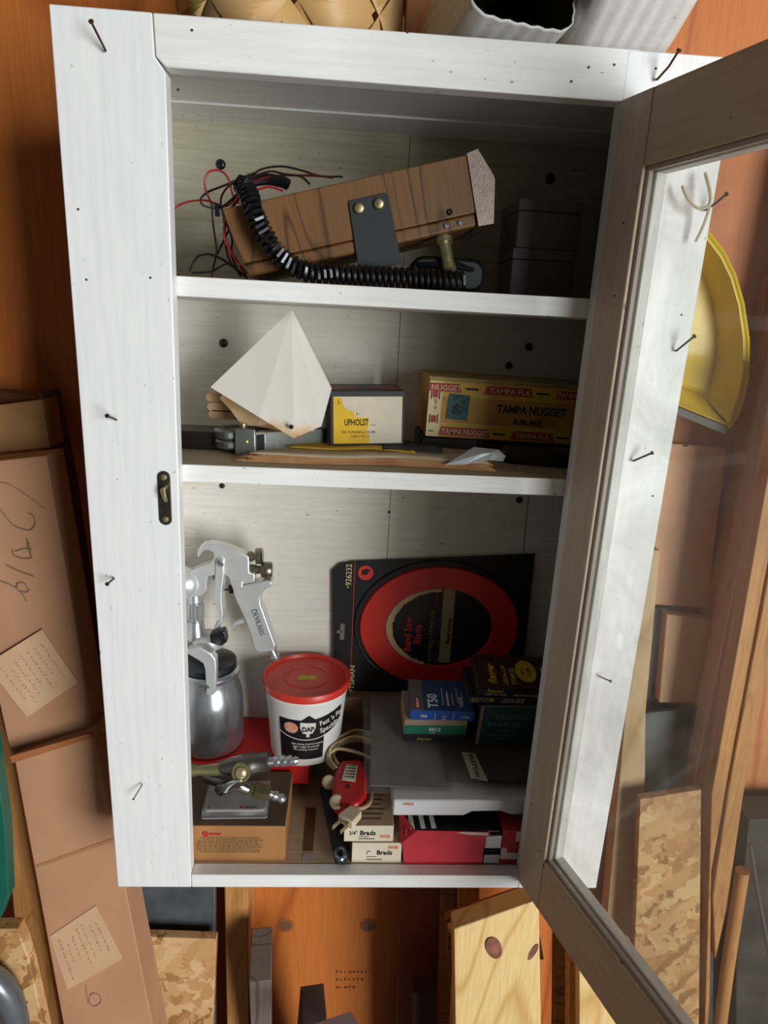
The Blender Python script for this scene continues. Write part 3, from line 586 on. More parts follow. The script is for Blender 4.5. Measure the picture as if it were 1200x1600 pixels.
LB = plain('black_label_print', '#17171a', .35, 0, .1, 50)
onwall(b, rmid, kk, -.02).build('label', LB, bk)
b = MB(); gridpatch(b, -.034, .060, lambda x: .0447 + (x - .006) ** 2 * 5.5, lambda x: .0458 + (x - .006) ** 2 * 5.5, 26)
b.text('Fast \'n Final', .0112, Matrix.Translation((.0235, .0655, 0)) @ Matrix.Rotation(.20, 4, 'Z'), None, sx=.82, bold=.015); b.text('Spackling', .0112, Matrix.Translation((.0245, .0540, 0)) @ Matrix.Rotation(.20, 4, 'Z'), None, sx=.88, bold=.015)
b.text('Fast drying interior/exterior', .0042, Matrix.Translation((-.016, .0375, 0))); b.text('Light weight & smooth', .0042, Matrix.Translation((-.014, .0330, 0))); b.text('No sanding required', .0042, Matrix.Translation((-.013, .0285, 0)))
gridpatch(b, -.0035, .0175, lambda x: max(.0555, .0555 + (abs(x - .007) - .0065) * 2.2), lambda x: .0735 - (x + .0035) * .08, 16); gridpatch(b, .0050, .0095, lambda x: .0500, lambda x: .0557, 3)
onwall(b, rmid, kk, -.02, lift=.0011).build('white_lettering', WINK, bk)
b = MB(); b.text('DAP', .0105, Matrix.Translation((-.0008, .0592, 0)), None, sx=.80, bold=.03); onwall(b, rmid, kk, -.02, lift=.0017).build('lettering', INK, bk)
b = MB(); st2 = []
for k in range(36):
    a = 2 * PI * k / 36; r = 1 if k % 2 else .82; st2.append((-.0165 + .0112 * r * math.cos(a), .0635 + .0092 * r * math.sin(a), 0))
b.add(st2 + [(-.0165, .0635, 0)], [(k, (k + 1) % 36, 36) for k in range(36)]); onwall(b, rmid, kk, -.02, lift=.0010).build('starburst', plain('peach_print', '#e8b493', .6, 0, .35, 120, '#c96a45'), bk)
# spray gun on its cup
SGY = .190
gun = thing('spray_gun', 'silver air spray gun mounted on a polished metal cup', 'spray gun', Matrix.Translation((-.012, SGY, TINZ)))
rc = P(380, 1100, y=SGY).x + .0115; cx = -.0115
POL = plain('polished_cup', '#c2c5ca', .26, .88, .1, 12)
z0 = TINZ + .0005
GZ = P(335, 1000, y=SGY).z; zs = P(378, 1085, y=SGY).z
CMx = Matrix.Translation((cx, SGY, 0))
MB().lathe([(rc * .84, z0), (rc * .95, z0 + .002), (rc * .99, z0 + .007), (rc, z0 + .014), (rc, z0 + .04), (rc, zs - .016), (rc * .99, zs - .004), (rc * .96, zs + .006), (rc * .91, zs + .015), (rc * .865, zs + .022), (rc * .85, zs + .028), (rc * .85, zs + .034), (rc * .90, zs + .037), (rc * .91, zs + .041), (rc * .88, zs + .044), (rc * .82, zs + .046), (rc * .5, zs + .045)], None, 56, CMx).build('cup', POL, gun, world=True, smooth=True, angle=32, label='polished aluminium paint cup')
lz = zs + .046
MB().lathe([(rc * .72, lz), (rc * .80, lz + .002), (rc * .80, lz + .010), (rc * .6, lz + .014), (.02, lz + .016)], None, 40, CMx).build('cup_lid', plain('dark_cast_lid', '#4c4e52', .35, .9, .2, 60), gun, world=True, smooth=True)
A = lambda px, py, dy=0: P(px, py, y=SGY + dy)
def crop(pts, dy=0): return [A(280 + x / 5.4545, 830 + y / 5.4545, dy) for x, y in pts]
T_ = .010
def gprism(name, pts, th, mt, bev=.003, dy=None, parent=None, label=None):
    q = crop(pts, 0)
    for p in q: p.y = SGY - th / 2 + (dy or 0)
    return MB().prism(q, (0, th, 0)).build(name, mt, parent or gun, world=True, bev=bev, segs=3, label=label, angle=25)
gprism('gun_body', [(165, 195), (170, 140), (205, 102), (270, 92), (340, 98), (420, 122), (520, 160), (602, 198), (606, 330), (652, 345), (652, 405), (650, 415), (560, 430), (480, 520), (470, 480), (455, 425), (430, 370), (400, 350), (330, 352), (245, 365), (245, 480), (205, 528), (110, 545), (95, 400), (100, 330), (150, 308), (265, 262), (298, 232), (312, 195), (300, 160), (265, 140), (225, 145), (195, 170), (178, 205)], .020, ALU, .0035, label='cast aluminium gun body with curled hook')
gprism('grip', [(545, 450), (575, 432), (660, 418), (745, 395), (800, 402), (800, 438), (735, 478), (702, 535), (705, 600), (725, 650), (830, 945), (822, 985), (745, 1000), (680, 1003), (650, 975), (600, 800), (560, 700), (480, 520), (470, 470), (440, 400), (560, 400)], .024, ALU, .0045)
gprism('finger_spur', [(580, 740), (520, 745), (460, 785), (448, 802), (462, 806), (520, 785), (590, 765)], .008, ALU, .001)
gprism('trigger', [(330, 232), (345, 205), (375, 200), (398, 215), (398, 330), (380, 480), (378, 560), (388, 660), (385, 740), (360, 800), (325, 815), (300, 800), (330, 780), (352, 740), (350, 660), (325, 590), (318, 540), (325, 420), (325, 330)], .027, ALU, .0015, label='trigger lever')
p = A(280 + 367 / 5.45, 830 + 240 / 5.45); b = MB().lathe([(.0058, 0), (.0055, .0016), (.004, .0022)], None, 18, Matrix.Translation((p.x, SGY - .0135, p.z)) @ Matrix.Rotation(PI / 2, 4, 'X')); b.build('pivot_screw', STEEL, gun, world=True, smooth=True)
b = MB().box(-.0045, .0045, -.0164, -.0158, -.0006, .0006, None, Matrix.Translation((p.x, SGY, p.z)) @ Matrix.Rotation(.7, 4, 'Y')); b.build('screw_slot', INK, gun, world=True)
def axis_part(name, c0, c1, prof, mt, seg=20, label=None):
    """prof in fractions along the axis c0->c1 and radius in metres"""
    a_, b__ = A(280 + c0[0] / 5.4545, 830 + c0[1] / 5.4545), A(280 + c1[0] / 5.4545, 830 + c1[1] / 5.4545); d = b__ - a_
    Mx = frame(a_, d.cross(Vector((0, 1, 0))), d.normalized())
    return MB().lathe([(r, t * d.length) for r, t in prof], None, seg, Mx).build(name, mt, gun, world=True, smooth=True, label=label)
axis_part('nozzle_ring', (180, 435), (10, 435), [(.010, 0), (.0165, .15), (.020, .35), (.0215, .6), (.0225, .62), (.0225, 1.0), (.018, 1.15), (.012, 1.2)], ALU, 28)
for c0, c1 in (((585, 215), (715, 210)), ((600, 325), (795, 330))):
    axis_part('control_knob', c0, c1, [(.006, 0), (.0075, .02), (.0075, .3), (.006, .32), (.006, .5), (.0105, .52), (.0115, .6), (.0115, .92), (.0095, 1)], plain('aged_nickel', '#a59c8b', .3, 1, .2, 60), 14)
axis_part('air_inlet', (780, 985), (830, 1100), [(.0085, -.1), (.0085, .15), (.0065, .2), (.0062, .6), (.0072, .65), (.0072, .85), (.005, 1)], STEEL, 14)
axis_part('packing_nut', (300, 385), (240, 385), [(.004, 0), (.0055, .1), (.0055, .9), (.004, 1)], STEEL, 6)
axis_part('air_valve', (385, 500), (470, 490), [(.0012, 0), (.0012, .45), (.0065, .5), (.0065, 1.0)], BLK, 12)
axis_part('feed_stem', (145, 900), (132, 520), [(.0155, 0), (.0135, .05), (.0115, .38), (.0095, .39), (.0100, .42), (.0112, .43), (.0112, .75), (.0095, .76), (.0100, .80), (.0095, .81), (.0095, 1.0)], STEEL, 6 if False else 16)
axis_part('stem_nut', (142, 740), (137, 610), [(.0112, 0), (.0122, .04), (.0122, .96), (.0112, 1)], STEEL, 6)
MB().lathe([(.018, GZ + .009), (.022, GZ + .006), (.023, GZ - .002), (.021, GZ - .008), (.017, GZ - .010)][::-1], None, 28, CMx).build('stem_hub', ALU, gun, world=True, smooth=True)
gprism('clamp_yoke', [(130, 880), (235, 855), (330, 905), (368, 955), (372, 1030), (365, 1235), (330, 1250), (290, 1250), (288, 1200), (318, 1190), (285, 1160), (280, 1040), (265, 990), (215, 955), (130, 905)], .016, ALU, .002, dy=-.040, label='bent clamp yoke')
axis_part('clamp_pin', (245, 1190), (335, 1205), [(.004, 0), (.004, .7), (.0055, .72), (.0055, 1)], BRASS, 10)
gprism('cam_lever', [(290, 810), (410, 772), (425, 800), (438, 870), (385, 905), (300, 880)], .016, BLK, .002, dy=-.02, label='black cam lever')
b = MB()
for k in range(18):
    t_ = k / 17; a = A(280 + (705 + 118 * t_) / 5.4545, 830 + (632 + 320 * t_) / 5.4545); bb = A(280 + (672 + 118 * t_) / 5.4545, 830 + (640 + 320 * t_) / 5.4545)
    b.tube([(a.x + .0012, SGY - .004, a.z), (a.x - .0006, SGY - .0115, a.z), (bb.x, SGY - .0124, bb.z)], .0009, None, 6)
b.build('grip_ribs', STEEL, gun, world=True)
a = A(280 + 625 / 5.4545, 830 + 640 / 5.4545); bb = A(280 + 740 / 5.4545, 830 + 965 / 5.4545); d = (bb - a); an = math.atan2(d.z, d.x)
b = MB(); b.text('DEVILBISS', .0105, Matrix.Translation((a.x, SGY - .0122, a.z)) @ Matrix(((1, 0, 0, 0), (0, 0, -1, 0), (0, 1, 0, 0), (0, 0, 0, 1))) @ Matrix.Rotation(an, 4, 'Z'), None, sx=.92, bold=.0, ext=.0005); b.build('raised_lettering', plain('shadowed_metal', '#7d8084', .35, 1), gun, world=True)
# brown carton at lower left with blister card and air tools on top
bo = thing('parts_carton', 'low brown cardboard carton with red mark in the lower left corner', 'box', Matrix.Translation((-.052, .024, ZF)))
bw_ = .1155 + .052; bd = .108; bh = P(300, 1290, y=.024).z - ZF
KR = plain('kraft_carton', '#a67440', .7, 0, .1, 18, '#976636'); KT = plain('dark_carton_top', '#5d4630', .6, 0, .15, 20)
b = MB(); b.box(0, bw_, 0, bd, 0, bh, KR, top=KT); b.build('carton', None, bo, bev=.0012)
b = MB(); b.lathe([(.0042, 0), (.0042, .0002), (.0026, .0002)], None, 16, FR(.066, bh - .0125)); b.box(.071, .086, -.0005, 0, bh - .0142, bh - .0108); b.build('red_mark', plain('red_print', '#a32a2a', .6), bo)
b = MB()
r_ = random.Random(2)
for row in range(7):
    x = .054 + r_.uniform(0, .006); zz = bh - .019 - row * .0036
    while x < .134:
        l_ = r_.uniform(.002, .007); b.box(x, x + l_, -.0005, 0, zz, zz + .0011 + r_.uniform(0, .0008)); x += l_ + .0014
b.build('small_print', plain('grey_brown_print', '#6a5233', .7), bo)
CLR = glassmat('clear_plastic', (.9, .9, .9), .35, (1, 1, 1), 1.4, 30)
bl = thing('blister_pack', 'flat grey card in a clear plastic shell on the brown carton', 'blister pack', Matrix.Translation((.006, .034, ZF + bh + .0008)) @ Matrix.Rotation(.03, 4, 'Z'))
MB().prism([(q[0], q[2], 0) for q in rrect(0, .085, 0, .062, .004)], (0, 0, .002)).build('backing_card', plain('lilac_grey_card', '#8b8387', .5, 0, .1, 20), bl)
MB().prism([(q[0], q[2], .0055) for q in rrect(.003, .082, .006, .060, .005)], (0, 0, .004)).build('shell_top', plain('grey_insert', '#a39c99', .3, 0, .15, 26), bl, bev=.001)
MB().box(.001, .084, .003, .062, .0022, .0102).build('clear_shell', CLR, bl, bev=.001)
b = MB(); b.text('T', .006, TP(.008, .0075, .0104)); b.text('America', .0048, TP(.055, .0075, .0104)); b.build('lettering', INK, bl)
MB().box(.049, .053, .0075, .0115, .0103, .0106).build('red_mark', RED, bl)
OLV = plain('olive_metal', '#9a9368', .32, .9, .25, 40); OL2 = plain('grey_zinc', '#77716a', .38, .9, .2, 40); OLD = plain('pale_olive_metal', '#979064', .35, .7, .2, 60)
zt_ = ZF + bh
t1 = thing('air_chuck', 'long olive metal air coupling with round push button', 'air fitting', Matrix.Translation(P(377, 1207, y=.065)))
def ax2(name, p0, p1, prof, mt, par, seg=20, label=None):
    d = p1 - p0; Mx = frame(p0, d.cross(Vector((0, 1, 0))), d.normalized())
    return MB().lathe([(r, t * d.length) for r, t in prof], None, seg, Mx).build(name, mt, par, world=True, smooth=True, label=label)
a0, a1, a2, a3 = P(296, 1204, y=.07), P(365, 1202, y=.07), P(420, 1190, y=.068), P(466, 1188, y=.066)
ax2('tail_tube', a0, a1, [(.0085, -.3), (.0085, .1), (.0065, .2), (.0085, 1.0)], OLD, t1)
ax2('body', P(345, 1200, y=.07), a2, [(.008, 0), (.012, .25), (.0145, .5), (.0142, .7), (.0132, .72), (.0132, 1), (.009, 1.01)], OL2, t1, 20)
ax2('hose_barb', a2, a3, [(.006, 0), (.006, .15), (.0075, .2), (.0075, .32), (.005, .34), (.0075, .45), (.0075, .55), (.005, .57), (.007, .68), (.007, .78), (.004, .82), (.0055, .9), (.004, 1)], STEEL, t1, 16)
pb = P(377, 1207, y=.054); Mx = Matrix.Translation(pb) @ Matrix.Rotation(PI / 2 - .3, 4, 'X')
MB().lathe([(.0125, -.012), (.0125, .002), (.0118, .003), (.0092, .003), (.0088, .0005)], None, 28, Mx).build('button_ring', OLD, t1, world=True, smooth=True)
MB().lathe([(.0080, -.002), (.0080, .003), (.006, .0052), (.002, .0062)], None, 24, Mx).build('push_button', plain('worn_brass_button', '#c0ac84', .35, .6, .2, 60), t1, world=True, smooth=True)
t2 = thing('blow_gun', 'small chrome air blow nozzle lying below the long coupling', 'air fitting', Matrix.Translation(P(365, 1232, y=.05)))
ax2('thumb_stub', P(356, 1224, y=.062), P(342, 1238, y=.048), [(.006, 0), (.0085, .5), (.0085, .92), (.0075, 1)], OL2, t2)
b = MB().tube(cr([P(350, 1236, y=.052), P(360, 1230, y=.048), P(372, 1227, y=.047), P(386, 1232, y=.049)], 5), .0082, None, 14); b.build('chrome_elbow', plain('chrome', '#d9dde2', .08, 1), t2, world=True, smooth=True, label='shiny chrome elbow')
ax2('coupler', P(382, 1230, y=.05), P(421, 1240, y=.05), [(.0075, 0), (.0075, .35), (.009, .38), (.0105, .42), (.0105, .95), (.0085, 1)], OLV, t2, 6)
ax2('nipple', P(421, 1240, y=.05), P(446, 1250, y=.05), [(.005, 0), (.005, .2), (.0065, .25), (.0065, .45), (.0045, .5), (.006, .7), (.006, .82), (.003, 1)], STEEL, t2, 14)
b = MB().tube(cr([P(320, 1217, y=.085), P(335, 1222, y=.075), P(352, 1228, y=.06)], 5), .005, None, 10); b.build('tail', OL2, t2, world=True, smooth=True)
# marks on the cabinet floor
for (q0, q1, q2, q3, mt, nm) in (((478, 1262), (494, 1262), (489, 1330), (473, 1330), plain('brown_tape', '#6b4a2c', .6, 0, .2, 40), 'tape_strip'), ((474, 1334), (490, 1334), (488, 1346), (472, 1346), plain('grey_tape', '#a9a3a6', .5, 0, .1, 40), 'tape_strip')):
    MB().prism([P(*q, z=ZF + .0003) for q in (q0, q1, q2, q3)], (0, 0, .0003)).build(nm, mt, cab)
# dark steel tool leaning beside the carton
o = P(500, 1232, z=.045); tl = thing('steel_scraper', 'dark steel hand tool with rounded ring end, standing left of the nail boxes', 'tool', Matrix.Translation(P(520, 1330, z=ZF)))
MB().prism([P(499, 1228, z=.05), P(525, 1236, z=.05), P(548, 1330, z=ZF + .012), P(538, 1346, z=ZF + .012), P(524, 1345, z=ZF + .012)], (0, 0, -.006)).build('blade', plain('dark_steel', '#34373a', .45, .6, .2, 40), tl, world=True, bev=.001)
pc = P(532, 1334, z=ZF + .0135); b = MB(); b.tube([pc + Vector((.0058 * math.cos(a), .009 * math.sin(a), 0)) for a in [2 * PI * k / 20 for k in range(20)]], .0032, None, 8, close=True); b.build('ring_end', plain('blue_steel', '#8b99a3', .3, .9), tl, world=True, smooth=True)
# red cord reel/light with flex and plug
RX = thing('red_power_tool', 'small red plastic plug-in appliance with white label and cream knobs', 'appliance', Matrix.Translation(P(543, 1245, z=.06)))
corners = [(533, 1186, .098), (566, 1184, .098), (573, 1205, .096), (573, 1238, .092), (562, 1256, .088), (540, 1258, .088), (520, 1248, .088), (519, 1228, .090), (524, 1204, .094)]
pts = [P(a, b_, z=z) for a, b_, z in corners]
ob = MB().prism(pts, (.001, .003, -.028)).build('housing', REDP, RX, world=True, bev=.006, segs=4)
def onface(px, py): return P(px, py, z=.0955 - (py - 1200) * .00013)
lab = [onface(541, 1196), onface(559, 1197), onface(555, 1223), onface(534, 1220)]
MB().prism([p + Vector((0, 0, .0022)) for p in lab], (0, 0, -.001)).build('label', PAPER, RX, world=True)
b = MB()
for k in range(5):
    for j in range(4):
        u_ = .12 + .2 * j; v_ = .10 + .18 * k; q = lab[0].lerp(lab[1], u_).lerp(lab[3].lerp(lab[2], u_), v_); b.box(q.x, q.x + .0026, q.y, q.y + .0014 + .0004 * j, q.z + .0023, q.z + .0026)
b.build('label_print', INK, RX, world=True)
p = onface(543, 1229); MB().lathe([(.0028, 0), (.0028, .0006)], None, 14, Matrix.Translation(p + Vector((0, 0, .0012)))).build('hole', INK, RX, world=True)
for px, py in ((514, 1222), (526, 1253)):
    p = P(px, py, z=.082); MB().lathe([(.0055, -.006), (.0085, -.004), (.0098, 0), (.0085, .004), (.004, .0065)], None, 20, Matrix.Translation(p) @ Matrix.Rotation(.9, 4, 'X')).build('knob', CREAM, RX, world=True, smooth=True)
FLX = plain('cream_flex', '#c2ab82', .5, 0, .1, 40)
b = MB(); r_ = random.Random(9)
for k in range(6):
    e_ = k * 1.0; jj = r_.uniform
    pts = [(524 + k, 1203 - 2 * k), (513 + 1.5 * k, 1192 - 3 * k), (513 + 2 * k, 1176 - 3.5 * k), (530 + 3 * k, 1164 - 3.8 * k), (555 + k, 1158 - 3.4 * k), (582, 1164 - 3 * k), (590, 1180 - 2 * k)]
    zz = .098 + .004 * (k % 3); b.tube(cr([P(x, y + jj(-1, 1), z=zz - .012 * (i in (0, 1))) for i, (x, y) in enumerate(pts)], 6), .0021, None, 6)
b.tube(cr([P(514, 1178, z=.1), P(528, 1170, z=.105), P(552, 1174, z=.106), P(575, 1182, z=.106), P(592, 1192, z=.10)], 6), .0023, None, 6)
b.tube(cr([P(550, 1254, z=.075), P(556, 1262, z=.080), P(568, 1262, z=.082), P(578, 1254, z=.08), P(581, 1240, z=.078)], 6), .0027, None, 8)
b.build('flex', FLX, RX, world=True, smooth=True, label='coiled cream flex')
pg = P(548, 1276, z=.085); d_ = (P(532, 1296, z=.080) - pg).normalized(); FMx = frame(pg, d_.cross(Vector((0, 0, 1))).cross(d_) if False else Vector((0, 0, 1)).cross(d_), d_.cross(Vector((0, 0, 1)).cross(d_)) if False else Vector((0, 0, 1)))
# local: x across the plug, y against its prongs' direction, z up
b = MB(); b.prism([(-.0095, .012, -.006), (.0095, .012, -.006), (.012, -.012, -.006), (-.006, -.016, -.006) if False else (-.012, -.012, -.006)], (0, 0, .012), None, FMx); b.build('plug', CREAM, RX, world=True, bev=.0018)
sgn = -1 if (FMx @ Vector((0, 1, 0)) - pg).dot(d_) < 0 else 1
for x in (-.0062, .0062):
    b = MB(); b.box(x - .0007, x + .0007, sgn * .010, sgn * .030, -.0032, .0032, None, FMx) if sgn > 0 else b.box(x - .0007, x + .0007, -.030, -.010, -.0032, .0032, None, FMx)
    b.build('prong', BRASS, RX, world=True, bev=.0004)
# nail (brads) boxes
BRC = plain('cream_carton', '#dccfb6', .65, 0, .06, 20); BRT = plain('tan_carton_top', '#b39a7c', .65, 0, .1, 30); ORG = plain('orange_print', '#e0684a', .6)
def nailbox(o, w_, d_, h, txt, extra, lb, rz=0):
    t = thing('nail_box', lb, 'box', Matrix.Translation(o) @ Matrix.Rotation(rz, 4, 'Z'), 'small cream nail boxes')
    b = MB(); b.box(0, w_, 0, d_, 0, h, BRC, top=BRT); b.build('carton', None, t, bev=.0007)
    b = MB(); b.text(txt[0], .0085, FR(w_ * txt[2], h * .42), None, sx=.8, bold=.0); b.text(txt[1], .0095, FR(w_ * (txt[2] + .22), h * .42), None, bold=.02, sx=.95); b.box(w_ * .3, w_ * .62, -.0005, 0, h * .16, h * .16 + .0009); b.box(w_ * .3, w_ * .5, -.0005, 0, h * .30, h * .30 + .0006)
    for k in range(6): b.box(w_ * .25, w_ * (.75 + .05 * (k % 3)), .012 + .009 * k, .0135 + .009 * k, h, h + .0003)
    b.build('lettering', INK, t)
    b = MB(); b.text('10152', .006, FR(w_ * .72, h * extra), None, bold=.03, sx=.9); b.build('orange_lettering', ORG, t); return t
o1 = P(549, 1348, z=ZF); xr = P(626, 1348, z=ZF).x; yb = o1.y
h1 = P(549, 1317, y=yb).z - ZF
nailbox((o1.x, yb, ZF + .0003), xr - o1.x, .075, h1, ('1"', 'Brads', .28), .72, 'cream nail box at the cabinet front, the lower of two')
o2 = P(537, 1316, y=yb + .001); h2 = P(537, 1293, y=yb).z - o2.z; x2 = P(614, 1318, y=yb).x
nailbox((o2.x, yb + .0015, ZF + h1 + .0008), x2 - o2.x, .072, .0245, ('3/4"', 'Brads', .10), .25, 'cream nail box with printed lid, on top of its twin', .01)
# red carton, bits and white box
rx0 = P(631, 1350, z=ZF); ry = rx0.y; rx1 = P(753, 1350, y=ry).x; rh = P(632, 1298, y=ry).z - ZF
RC = plain('scuffed_red_card', '#c42f3c', .55, 0, .15, 10, '#b3222e'); 
rc_ = thing('red_carton', 'worn red open cardboard box at the front of the cabinet floor', 'box', Matrix.Translation((rx0.x, ry, ZF + .0003)))
rw = rx1 - rx0.x
MB().prism([(0, 0, 0), (rw, 0, 0), (rw, 0, rh * .48), (rw + .004, 0, rh * .50), (rw + .006, 0, rh * .97), (.012, 0, rh), (.006, 0, rh * .62), (-.004, 0, rh * .66), (-.002, 0, rh * .3)], (0, .001, 0)).build('front_panel', RC, rc_)
MB().box(0, rw, .0015, .10, 0, .001).build('bottom_panel', RC, rc_); MB().box(-.0005, .0007, .0012, .10, 0, rh).build('side_panel', RC, rc_); MB().box(rw - .001, rw, .0015, .10, 0, rh * .5).build('side_panel', RC, rc_); MB().box(0, rw, .10, .101, 0, rh).build('back_panel', RC, rc_)
MB().prism([(-.0065, -.001, rh * .62), (.010, -.001, rh * .62), (.013, -.0012, rh), (-.008, .03, rh + .008)], (0, -.0004, 0)).build('torn_flap', RC, rc_)
MB().box(.003, rw + .022, .0035, .098, .0015, rh - .002).build('black_contents', BLK, rc_, bev=.002, label='black contents with white stripes')
for x in (.006, .020, .034): MB().box(x, x + .006, .004, .05, rh - .0018, rh - .0006, None, Matrix.Rotation(.06, 4, 'Z')).build('stripe', WPL, rc_)
MB().prism([(rw + .004, -.0005, rh * .965), (rw - .03, -.0005, rh * .985), (rw - .038, -.0005, rh * .955), (rw - .02, -.0005, rh * .90), (rw + .004, -.0005, rh * .88)], (0, -.0003, 0)).build('scuff', plain('bare_card', '#d9b9b0', .8, 0, .2, 60), rc_)
bt = thing('metal_clip', 'bright metal pieces between the red carton and the red and white box', 'hardware', Matrix.Translation((rx1 + .005, ry + .001, ZF)))
for z0_, z1_ in ((.002, .016), (.021, .024), (.026, .046)):
    MB().box(rx1 + .0012, rx1 + .0225, ry - .001, ry + .003, ZF + z0_ + .0005, ZF + z1_).build('plate', STEEL if z0_ != .021 else BLK, bt, world=True, bev=.0008)
rwb = thing('red_white_box', 'small red and white box beside the cabinet door hinge', 'box', Matrix.Translation((rx1 + .0235, ry + .001, ZF + .0003)))
MB().box(0, .05, 0, .07, 0, rh).build('carton', RC, rwb, bev=.0008)
b = MB(); b.prism([(.0, -.0003, .008), (.024 + .02, -.0003, .008), (.044, -.0003, .026), (.026, -.0003, .026), (.024, -.0003, .018), (.009, -.0003, .018), (.007, -.0003, .026), (0, -.0003, .026)], (0, -.0002, 0)); b.box(.018, .045, -.0005, 0, .036, rh - .001); b.build('white_print', plain('white_carton_print', '#e8dde0', .6), rwb)
wx0 = P(613, 1275, y=.035); wh = P(613, 1250, y=.035).z - wx0.z
wb = thing('white_box', 'long white cardboard box lying under the plastic bag', 'box', Matrix.Translation((wx0.x, .035, max(wx0.z, ZF + rh + .003))))
wz = max(wx0.z, ZF + rh + .003)
MB().prism([(0, 0, 0), (.094, 0, .001), (.105, 0, .0075), (.142, 0, .0085), (.156, 0, .003), (.205, 0, .004), (.205, 0, wh), (0, 0, wh)], (0, .165, 0)).build('carton', plain('white_card', '#dedbdd', .55, 0, .05, 14), wb, bev=.0025)
b = MB(); b.text('10052', .006, FR(.012, wh - .0075, -.0006)); b.build('lettering', ORG, wb)
# rear support carton and clear bag of sheets
sup = MB().box(.175, .44, .226, .252, ZF + .0005, .1375).build('brown_carton', plain('plain_brown_carton', '#7a5c42', .75, 0, .1, 20), None, bev=.001); tagit(sup, 'plain brown carton at the back of the cabinet floor, behind the bag', 'box')
BA = P(573, 1243, z=.1005); BAy = BA.y; bwid = .245
tilt = math.atan2(.036, .17)
BGM = Matrix.Translation((BA.x, BAy, wz + wh + .0012)) @ Matrix.Rotation(tilt, 4, 'X')
bgt = thing('clear_bag', 'clear plastic bag holding grey and dark red sheets, staple boxes on top', 'plastic bag', BGM)
MB().prism([(.004, .008, 0), (.113, .004, 0), (.118, .172, 0), (.008, .174, 0)], (0, 0, .003)).build('grey_sheets', plain('grey_sheet', '#6e6561', .6, 0, .15, 10), bgt, label='grey sheets')
MB().prism([(.108, .013, .0033), (.244, .010, .0033), (.244, .17, .0033), (.104, .17, .0033)], (0, 0, .003)).build('dark_sheets', plain('maroon_sheet', '#3a2022', .5, 0, .15, 14), bgt, label='dark red sheets')
MB().prism([(.133, .062, .0065), (.152, .060, .0065), (.162, .013, .0065), (.140, .018, .0065)], (0, 0, .0003)).build('sheet_label', PAPER, bgt, label='tan label with dark lettering')
b = MB(); b.text('KRATTON', .0088, TP(.142, .058, .0070, -PI / 2 + .12), None, sx=.95, bold=.02); b.build('lettering', INK, bgt)
vs = []; fs = []; nx, ny = 24, 14; r_ = random.Random(5)
for j in range(ny + 1):
    for i in range(nx + 1):
        x = -.004 + (bwid + .004) * i / nx; y = -.006 + .186 * j / ny; e = min(i, nx - i, j, ny - j)
        z = (.0078 + r_.uniform(0, .0009) + .0009 * math.sin(x * 60 + y * 35)) if e > 0 else .0006
        if j < 2: z = .0020 + .0022 * j + r_.uniform(0, .0014)
        vs.append((x, y, z))
for j in range(ny):
    for i in range(nx): k = j * (nx + 1) + i; fs.append((k, k + 1, k + nx + 2, k + nx + 1))
MB().add(vs, fs).build('plastic_film', glassmat('bag_film', (.9, .88, .88), .16, (1, 1, 1), 1.5, 14, (.35, .85)), bgt, smooth=True, label='crinkled clear plastic film')
# staple boxes resting on the bag
def onbag(px, py, h=.0095):   # hit the plane of the bag
    n_ = (BGM.to_3x3() @ Vector((0, 0, 1))); q = BGM @ Vector((0, 0, h)); d = CR * ((px - 600) / FL) - CU * ((py - 800) / FL) + CF
    return CAM + d * ((q - CAM).dot(n_) / d.dot(n_))
IB = BGM.inverted()
def sbox(name, lb, lx, ly, lz, w_, d_, h, rz, body, top=None, front=None, grp='staple boxes on the plastic bag'):
    t = thing(name, lb, 'box', BGM @ Matrix.Translation((lx, ly, lz)) @ Matrix.Rotation(rz, 4, 'Z'), grp)
    b = MB(); b.box(0, w_, 0, d_, 0, h, body, top=top, front=front); b.build('carton', None, t, bev=.0007); return t
SK = plain('black_carton', '#1b191b', .5, 0, .15, 30); GRN = plain('green_carton', '#1d6650', .5, 0, .15, 30); BLU = plain('blue_carton', '#1c4f9c', .45, 0, .12, 30, '#1a4486'); BLU2 = plain('deep_blue_carton', '#24436e', .5, 0, .15, 30)
TAL = plain('faded_tan_card', '#98806c', .65, 0, .1, 30); MAR = plain('maroon_carton', '#3d1b22', .5, 0, .15, 30); TEAL = plain('dark_teal_carton', '#1c4b48', .5, 0, .12, 30)
f0 = IB @ onbag(630, 1158); f1 = IB @ onbag(726, 1160); wA = f1.x - f0.x
Z_ = .0095
t = sbox('staple_box', 'black staple box at the bottom of the left stack, under the green one', f0.x, f0.y, Z_, wA, .058, .0140, 0, SK)
b = MB(); b.text('Staples', .0075, FR(.018, .003), None, shear=.3); b.build('lettering', plain('olive_print', '#8c8750', .6), t)
t = sbox('staple_box', 'green and tan staple box, under the blue one', f0.x - .001, f0.y + .0, Z_ + .0143, wA + .001, .058, .0265, .01, TAL)
MB().box(0, wA, -.0004, .0, .0005, .0165).build('green_print', GRN, t)
b = MB(); b.text('5012', .0085, FR(wA * .40, .0068, -.0008), None, bold=.02); b.text('1/2"', .0048, FR(wA * .43, .0018, -.0008)); b.build('lettering', WINK, t)
t = sbox('staple_box', 'blue staple box marked T50, topmost of the left stack', f0.x + .006, f0.y + .001, Z_ + .0411, wA + .002, .062, .0170, -.02, BLU, top=BLU2)
w_ = wA + .002
MB().box(-.0004, .016, -.0003, .0622, .0, .0147).build('end_band', TAL, t) if False else None
MB().box(.0002, .0185, .0005, .0615, .0170, .0174).build('grey_band', plain('grey_brown_band', '#5d5450', .6), t)
